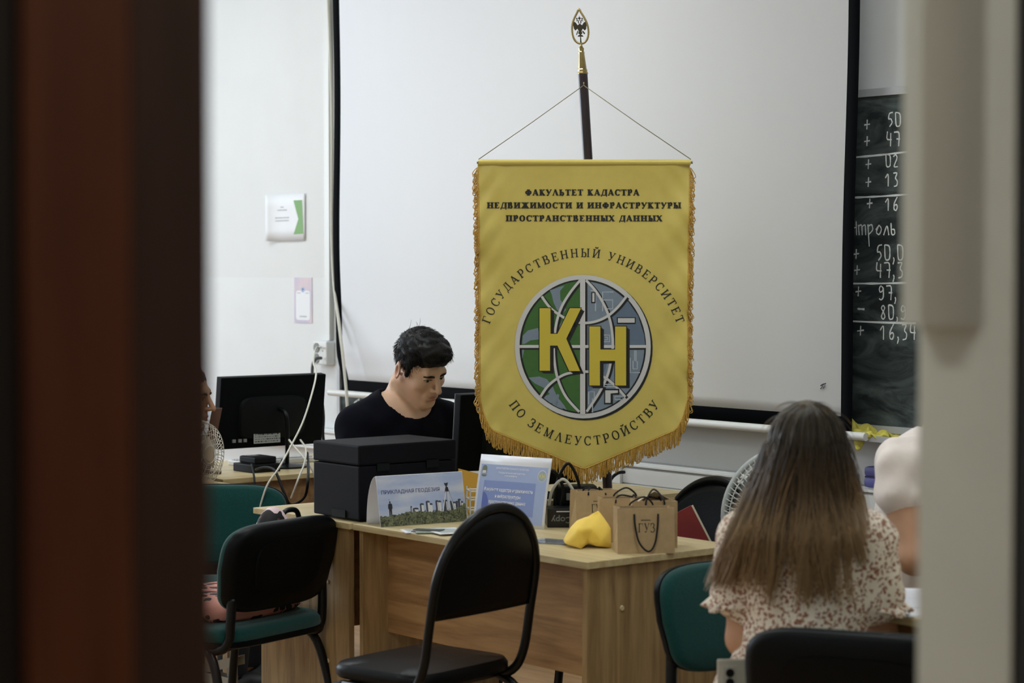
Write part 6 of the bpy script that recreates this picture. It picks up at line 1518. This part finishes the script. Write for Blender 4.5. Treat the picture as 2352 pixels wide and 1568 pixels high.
def long_haired():
    loc = (0.624, 4.50, 0); rz = facing(0.16, 0.987)
    o = thing('person', 'long fair-haired person in a floral dress seen from behind', 'person', loc, rz)
    R = rot_head(0, math.radians(8)); H = (0.0, -0.05, 1.075)
    B = Body(); tor = Body()
    for b in (B, tor):
        b.e((0, -0.01, 0.575), (0.165, 0.125, 0.12), k=0.05); b.e((0, -0.015, 0.70), (0.118, 0.088, 0.14), k=0.06); b.e((0, -0.025, 0.86), (0.140, 0.092, 0.14), k=0.06)
        for s in (-1, 1):
            b.c((s * 0.05, -0.02, 0.955), (s * 0.125, -0.03, 0.925), 0.042, 0.042, 0.05)
            b.c((s * 0.130, -0.035, 0.91), (s * 0.142, -0.045, 0.79), 0.044, 0.041, 0.03)
    for s, el, wr in ((1, (0.135, -0.06, 0.690), (0.10, -0.20, 0.575)), (-1, (-0.155, -0.14, 0.70), (-0.08, -0.33, 0.775))):
        B.c((s * 0.135, -0.04, 0.90), el, 0.042, 0.036, 0.02); B.c(el, wr, 0.036, 0.024, 0.02)
    add_hand(B, (0.10, -0.20, 0.575), (0.2, -0.75, -0.3), (0.3, 0.2, 1), 0.88, 0.5, 1); add_hand(B, (-0.08, -0.33, 0.775), (0.3, -1, -0.05), (0, 0, 1), 0.88, 0.35, -1)
    T = add_head(B, H, R, 0.94); B.c((0, -0.02, 0.93), (0, -0.03, 1.02), 0.05, 0.045, 0.03)
    legs(B, 0.54, (0.10, -0.33, 0.50), (0.10, -0.30, 0.09), (0.08, 0.055, 0.038), 0.085, -0.13)
    xs, ys, zs = grid_for((-0.32, -0.52, 0.03), (0.26, 0.16, 1.26), ((-0.10, 0.10), (-0.17, 0.02), (0.96, 1.2)), 0.009, 0.0042)
    P, Q = nets(B.field(xs, ys, zs), xs, ys, zs); body = mesh_obj('body', P, Q, M_skin2, o); blush(body, T, 0.94, FACE_SPOTS); face_parts(o, T, 0.94, mat('brow_brown', (84, 62, 44), 0.6), R, 0.0028)
    # dress with gathered waist, ruffled sleeves
    dr = Body(); dr.p = list(tor.p); 
    for s in (-1, 1): dr.c((s * 0.132, -0.035, 0.90), (s * 0.150, -0.045, 0.80), 0.044, 0.050, 0.03)
    dr.e((0, -0.02, 0.56), (0.185, 0.15, 0.10), k=0.05)
    for s in (-1, 1): dr.c((s * 0.085, 0, 0.545), (s * 0.10 - 0.11, -0.27, 0.52), 0.098, 0.085, 0.05)
    xs, ys, zs = grid_for((-0.34, -0.42, 0.42), (0.29, 0.20, 1.02), None, 0.0062)
    D = dr.field(xs, ys, zs, 0.008); D = addwav(D, xs, ys, zs, 21, 70, 0.007)
    X, Y, Z = xs[:, None, None], ys[None, :, None], zs[None, None, :]
    D = D - (0.007 * np.exp(-((Z - 0.665) / 0.012) ** 2) * (1 + 0.8 * np.sin(X * 160) * np.cos(Y * 150))).astype(np.float32)
    D = cutball(D, xs, ys, zs, (0, -0.03, 1.03), (0.075, 0.07, 0.075)); D = cutplane(D, xs, ys, zs, (0, 0, 0.46), (0, 0, -1))
    for s in (-1, 1):
        m_ = (X * s > 0.125) & (Z < 0.96)
        D = np.where(m_, np.maximum(D, (0.792 + 0.010 * np.sin(Y * 130 + X * 90) - Z).astype(np.float32) * np.where(np.abs(X) > 0.135, 1, -1) - np.where(np.abs(X) > 0.135, 0, 1)), D) if False else D
    P, Q = nets(D, xs, ys, zs); mesh_obj('dress', P, Q, M_flor, o)
    for s in (-1, 1):
        def fl(u, v):
            a = 2 * PI * u; r = 0.046 + 0.018 * v + 0.006 * v * math.sin(a * 9); return (s * (0.148 + 0.010 * v) + r * math.cos(a), -0.043 + r * 0.9 * math.sin(a), 0.795 - 0.034 * v + 0.006 * v * math.sin(a * 5))
        solid(MB().grid(fl, 60, 5).build('sleeve_ruffle', M_flor, o, smooth=True, fix=False), 0.002)
    shoes(o, (0.10, -0.30), mat('pale_shoe', (196, 190, 182), 0.6), -0.13)
    # hair: strands from the crown falling down the back and over one shoulder (local +X is our left)
    rs = np.random.RandomState(5); L = []
    Hc = np.array(H) + np.array([0, 0.016, 0.035])
    n = 26
    def back_y(x, z):
        """where hair rests on the dress"""
        d = 0.100 * math.sqrt(max(0.05, 1 - (abs(x) / 0.19) ** 2)); return -0.018 + d * (1.0 if z > 0.75 else 0.95)
    locks = []
    for q in range(105):
        az0 = rs.uniform(-1.0, 1.0) * math.radians(126); ze = 0.78 + 0.13 * rs.rand() ** 1.6
        if az0 > math.radians(35): ze = 0.80 + 0.11 * rs.rand() ** 1.5
        if az0 < -math.radians(40): ze = 0.86 + 0.09 * rs.rand()
        if rs.rand() < 0.15: ze += 0.06
        locks.append((az0, ze, rs.uniform(0.75, 1.15), rs.uniform(0, 6.3), rs.uniform(0.002, 0.009), rs.uniform(0.55, 0.98)))
    for i in range(4200):
        az0, zend, spr, wv, wa, clump = locks[rs.randint(len(locks))]
        az = az0 + rs.randn() * math.radians(6.5)
        lay = rs.rand() ** 0.6                                # 1 = outer layer
        zend = zend + abs(rs.randn()) * 0.035
        rx, ry, rz_ = 0.064 + 0.014 * lay, 0.086 + 0.015 * lay, 0.080 + 0.015 * lay
        part = np.array([rs.uniform(-0.006, 0.006), -0.085 + 0.13 * rs.rand() ** 1.2, 0])
        pts = []
        jx, jy = rs.randn() * 0.005, rs.randn() * 0.004
        for k in range(n):
            u = k / (n - 1)
            if u < 0.30:
                sx, sy = math.sin(az), math.cos(az); th = (u / 0.30) * (PI / 2)
                p = Hc + np.array([part[0] * (1 - u / 0.3) + rx * math.sin(th) * sx, part[1] * (1 - math.sin(th)) * 0.8 + ry * math.sin(th) * sy, rz_ * math.cos(th) ** 0.9])
                ear = p
            else:
                v = (u - 0.30) / 0.70; z = ear[2] + (zend - ear[2]) * v
                a = az + (az0 - az) * clump * v ** 1.2; sx = math.sin(a); ex = Hc[0] + rx * sx
                x = ex + (ear[2] - z) * math.copysign(abs(sx) ** 1.3, sx) * (0.40 if az0 > 0 else 0.10) * spr + (v * 0.03 * math.sin(az0 * 7 + wv) if az0 < 0.4 else 0) + wa * math.sin(v * 4.5 + wv)
                yb = back_y(x, z) + 0.006 + 0.020 * lay
                f = min(1, max(0, (1.02 - z) / 0.10)); f = f * f * (3 - 2 * f)
                y = ear[1] * (1 - f) + (yb if abs(az) < math.radians(95) else max(ear[1], yb * 0.5)) * f
                p = np.array([x, y, z])
            pts.append(p + np.array([jx, jy, 0]) * min(1, u * 3))
        L.append(np.array(pts))
    for i in range(22):                                       # stray hairs round the crown
        az = rs.uniform(-2, 2); th = rs.uniform(0.2, 1.5); p = Hc + np.array([0.088 * math.sin(th) * math.sin(az), 0.104 * math.sin(th) * math.cos(az), 0.096 * math.cos(th)])
        d = p - Hc; d /= np.linalg.norm(d); t_ = np.array([d[2] * math.sin(az), 0.3, -abs(d[0])]); L.append(np.stack([p + d * (0.006 * math.sin(PI * q / (n - 1))) + t_ * 0.05 * q / (n - 1) for q in range(n)]))
    hair = strands('hair', L, 0.00125, 0.00045, M_ombre_lit_crown, o)
    # scalp cap under the strands
    cap = Body(); cap.e(T((0, 0.020, 0.045)), (0.074, 0.094, 0.084), R, 0.02); cap.e(T((0, 0.070, -0.03)), (0.055, 0.035, 0.08), R, 0.03); cap.e(T((0, -0.115, -0.02)), (0.08, 0.07, 0.085), R, 0.01, -1)
    xs, ys, zs = grid_for(tuple(np.array(H) - 0.15), tuple(np.array(H) + 0.16), None, 0.006)
    P, Q = nets(cap.field(xs, ys, zs), xs, ys, zs); c = mesh_obj('hair_cap', P, Q, mat('hair_root', (70, 56, 42), 0.6), o); c.parent = hair
    return o
LH = long_haired()
bpy.context.view_layer.update()
# phone in that person's hand, beside the hip
pq = at_depth(1684, 1562, 4.42)
ph_ = thing('phone', 'pale phone with round camera lenses held beside the floral dress', 'phone', (pq.x, pq.y, pq.z - 0.045), math.radians(6))
M_ph = mat('phone_silver', (190, 188, 176), 0.3, metal=0.3)
MB().box(-0.034, 0.036, -0.004, 0.004, -0.08, 0.09, 0.003).build('body', M_ph, ph_)
MB().box(-0.033, 0.035, 0.004, 0.0046, -0.078, 0.088).build('screen', mat('dark_glass', (12, 14, 18)), ph_)
cbm = MB().box(-0.022, 0.006, -0.006, -0.004, 0.030, 0.075, 0.001).build('camera_island', mat('phone_camera_plate', (170, 168, 158), 0.3), ph_)
for z in (0.042, 0.062): MB().lathe([(0.009, 0), (0.009, 0.002), (0.006, 0.0025)], 18).map(lambda x, y, w_: (x - 0.008, -0.006 - w_, y + z)).build('lens', M_black, cbm)
MB().box(0.028, 0.046, -0.006, 0.005, 0.070, 0.088, 0.003).build('grip_clip', M_white, ph_)

# ---- person in the white shirt, mostly behind the door frame
def white_shirt():
    loc = (1.055, 5.50, 0); rz = facing(0.78, -0.62)
    o = thing('person', 'person in a white T-shirt leaning on one elbow beside the door frame', 'person', loc, rz)
    o.scale = (1, 1, 0.955)
    R = rot_head(0, math.radians(15)); H = (0, -0.17, 1.255)
    B = Body(); tor = Body()
    for b in (B, tor):
        b.e((0, 0.0, 0.60), (0.175, 0.135, 0.15), k=0.05); b.e((0, -0.01, 0.78), (0.160, 0.120, 0.18), k=0.06); b.e((0, -0.045, 0.95), (0.175, 0.118, 0.15), k=0.06)
        for s in (-1, 1):
            b.c((s * 0.05, -0.05, 1.075), (s * 0.175, -0.05, 1.045), 0.055, 0.054, 0.05); b.c((s * 0.190, -0.05, 1.03), (s * 0.206, -0.055, 0.972), 0.060, 0.058, 0.03)
    T = add_head(B, H, R, 1.0); B.c((0, -0.05, 1.06), (0, -0.11, 1.19), 0.065, 0.056, 0.03)
    for s in (-1, 1):
        B.c((s * 0.20, -0.05, 1.0), (s * 0.235, -0.11, 0.81), 0.050, 0.043, 0.02); B.c((s * 0.235, -0.11, 0.81), (s * 0.15, -0.33, 0.815), 0.042, 0.028, 0.02); add_hand(B, (s * 0.15, -0.33, 0.815), (-s * 0.3, -1, 0.0), (0, 0, 1), 1.0, 0.4, s)
    legs(B)
    xs, ys, zs = grid_for((-0.32, -0.56, 0.03), (0.32, 0.2, 1.45), ((-0.1, 0.1), (-0.29, -0.1), (1.15, 1.38)), 0.010, 0.0042)
    P, Q = nets(B.field(xs, ys, zs), xs, ys, zs); body = mesh_obj('body', P, Q, M_skin2, o); blush(body, T, 1, FACE_SPOTS); face_parts(o, T, 1, M_hair_dark, R)
    xs, ys, zs = grid_for((-0.34, -0.26, 0.46), (0.34, 0.22, 1.18), None, 0.0075)
    D = tor.field(xs, ys, zs, 0.012); D = addwav(D, xs, ys, zs, 31, 60, 0.010)
    D = cutball(D, xs, ys, zs, (0.0, -0.085, 1.135), (0.085, 0.08, 0.075)); D = cutplane(D, xs, ys, zs, (0, 0, 0.49), (0, 0, -1))
    P, Q = nets(D, xs, ys, zs); mesh_obj('t_shirt', P, Q, M_tee_white, o)
    lg = Body(); legs(lg); lg.e((0, 0, 0.56), (0.18, 0.13, 0.09), k=0.05)
    xs, ys, zs = grid_for((-0.25, -0.56, 0.07), (0.25, 0.2, 0.68), None, 0.012)
    P, Q = nets(lg.field(xs, ys, zs, 0.008), xs, ys, zs); mesh_obj('trousers', P, Q, M_beige_tr, o); shoes(o, (0.12, -0.40), M_shoe)
    cap = Body(); cap.e(T((0, 0.022, 0.050)), (0.082, 0.100, 0.086), R, 0.02); cap.e(T((0, -0.112, 0.004)), (0.08, 0.062, 0.058), R, 0.01, -1)
    for s in (-1, 1): cap.e(T((s * 0.085, 0.02, -0.018)), (0.022, 0.03, 0.04), R, 0.008, -1)
    xs, ys, zs = grid_for(tuple(np.array(H) - 0.15), tuple(np.array(H) + 0.16), None, 0.006)
    P, Q = nets(addwav(cap.field(xs, ys, zs), xs, ys, zs, 5, 200, 0.004), xs, ys, zs); mesh_obj('hair', P, Q, M_hair_dark, o)
white_shirt()

# ---- person half hidden by the door edge on the left
def left_person():
    loc = (-1.306, 7.50, 0); rz = facing(0.985, -0.17)
    o = thing('person', 'person in profile whose face shows past the dark door edge', 'person', loc, rz)
    R = rot_head(0, math.radians(9)); H = (0, -0.150, 1.035)
    B = Body(); tor = Body()
    for b in (B, tor):
        b.e((0, 0.0, 0.58), (0.165, 0.125, 0.13), k=0.05); b.e((0, -0.015, 0.70), (0.15, 0.11, 0.14), k=0.06); b.e((0, -0.045, 0.80), (0.165, 0.11, 0.12), k=0.06)
        for s in (-1, 1):
            b.c((s * 0.05, -0.05, 0.885), (s * 0.165, -0.05, 0.855), 0.05, 0.05, 0.05); b.c((s * 0.18, -0.05, 0.84), (s * 0.20, -0.08, 0.74), 0.054, 0.05, 0.03)
    T = add_head(B, H, R, 0.98); B.c((0, -0.05, 0.87), (0, -0.10, 0.975), 0.06, 0.052, 0.03)
    for s in (-1, 1):
        B.c((s * 0.19, -0.06, 0.80), (s * 0.21, -0.12, 0.66), 0.046, 0.04, 0.02); B.c((s * 0.21, -0.12, 0.66), (s * 0.17, -0.30, 0.70), 0.04, 0.027, 0.02); add_hand(B, (s * 0.17, -0.30, 0.70), (-s * 0.2, -1, 0.1), (0, 0, 1), 0.95, 0.5, s)
    legs(B, 0.53, (0.10, -0.38, 0.48), (0.10, -0.36, 0.09))
    xs, ys, zs = grid_for((-0.30, -0.50, 0.03), (0.30, 0.18, 1.22), ((-0.09, 0.09), (-0.28, -0.1), (0.93, 1.16)), 0.010, 0.0034)
    P, Q = nets(B.field(xs, ys, zs), xs, ys, zs); body = mesh_obj('body', P, Q, M_skin2, o); blush(body, T, 0.98, FACE_SPOTS); face_parts(o, T, 0.98, M_hair_dark, R)
    xs, ys, zs = grid_for((-0.30, -0.24, 0.46), (0.30, 0.2, 0.98), None, 0.009)
    D = tor.field(xs, ys, zs, 0.010); D = cutball(D, xs, ys, zs, (0, -0.08, 0.945), (0.08, 0.075, 0.07)); D = cutplane(D, xs, ys, zs, (0, 0, 0.48), (0, 0, -1))
    P, Q = nets(D, xs, ys, zs); mesh_obj('shirt', P, Q, mat('brown_jersey', (74, 58, 50), 0.85), o)
    lg = Body(); legs(lg, 0.53, (0.10, -0.38, 0.48), (0.10, -0.36, 0.09)); lg.e((0, 0, 0.55), (0.17, 0.125, 0.09), k=0.05)
    xs, ys, zs = grid_for((-0.25, -0.50, 0.07), (0.25, 0.2, 0.66), None, 0.012)
    P, Q = nets(lg.field(xs, ys, zs, 0.008), xs, ys, zs); mesh_obj('trousers', P, Q, M_trous, o); shoes(o, (0.10, -0.36), M_shoe)
    cap = Body(); cap.e(T((0, 0.022, 0.050)), (0.082, 0.100, 0.084), R, 0.02); cap.e(T((0, -0.112, 0.000)), (0.08, 0.068, 0.066), R, 0.01, -1)
    for s in (-1, 1): cap.e(T((s * 0.085, 0.02, -0.018)), (0.022, 0.03, 0.04), R, 0.008, -1)
    xs, ys, zs = grid_for(tuple(np.array(H) - 0.15), tuple(np.array(H) + 0.16), None, 0.006)
    P, Q = nets(addwav(cap.field(xs, ys, zs), xs, ys, zs, 5, 200, 0.004), xs, ys, zs); mesh_obj('hair', P, Q, mat('hair_brown', (58, 42, 34), 0.55), o)
left_person()
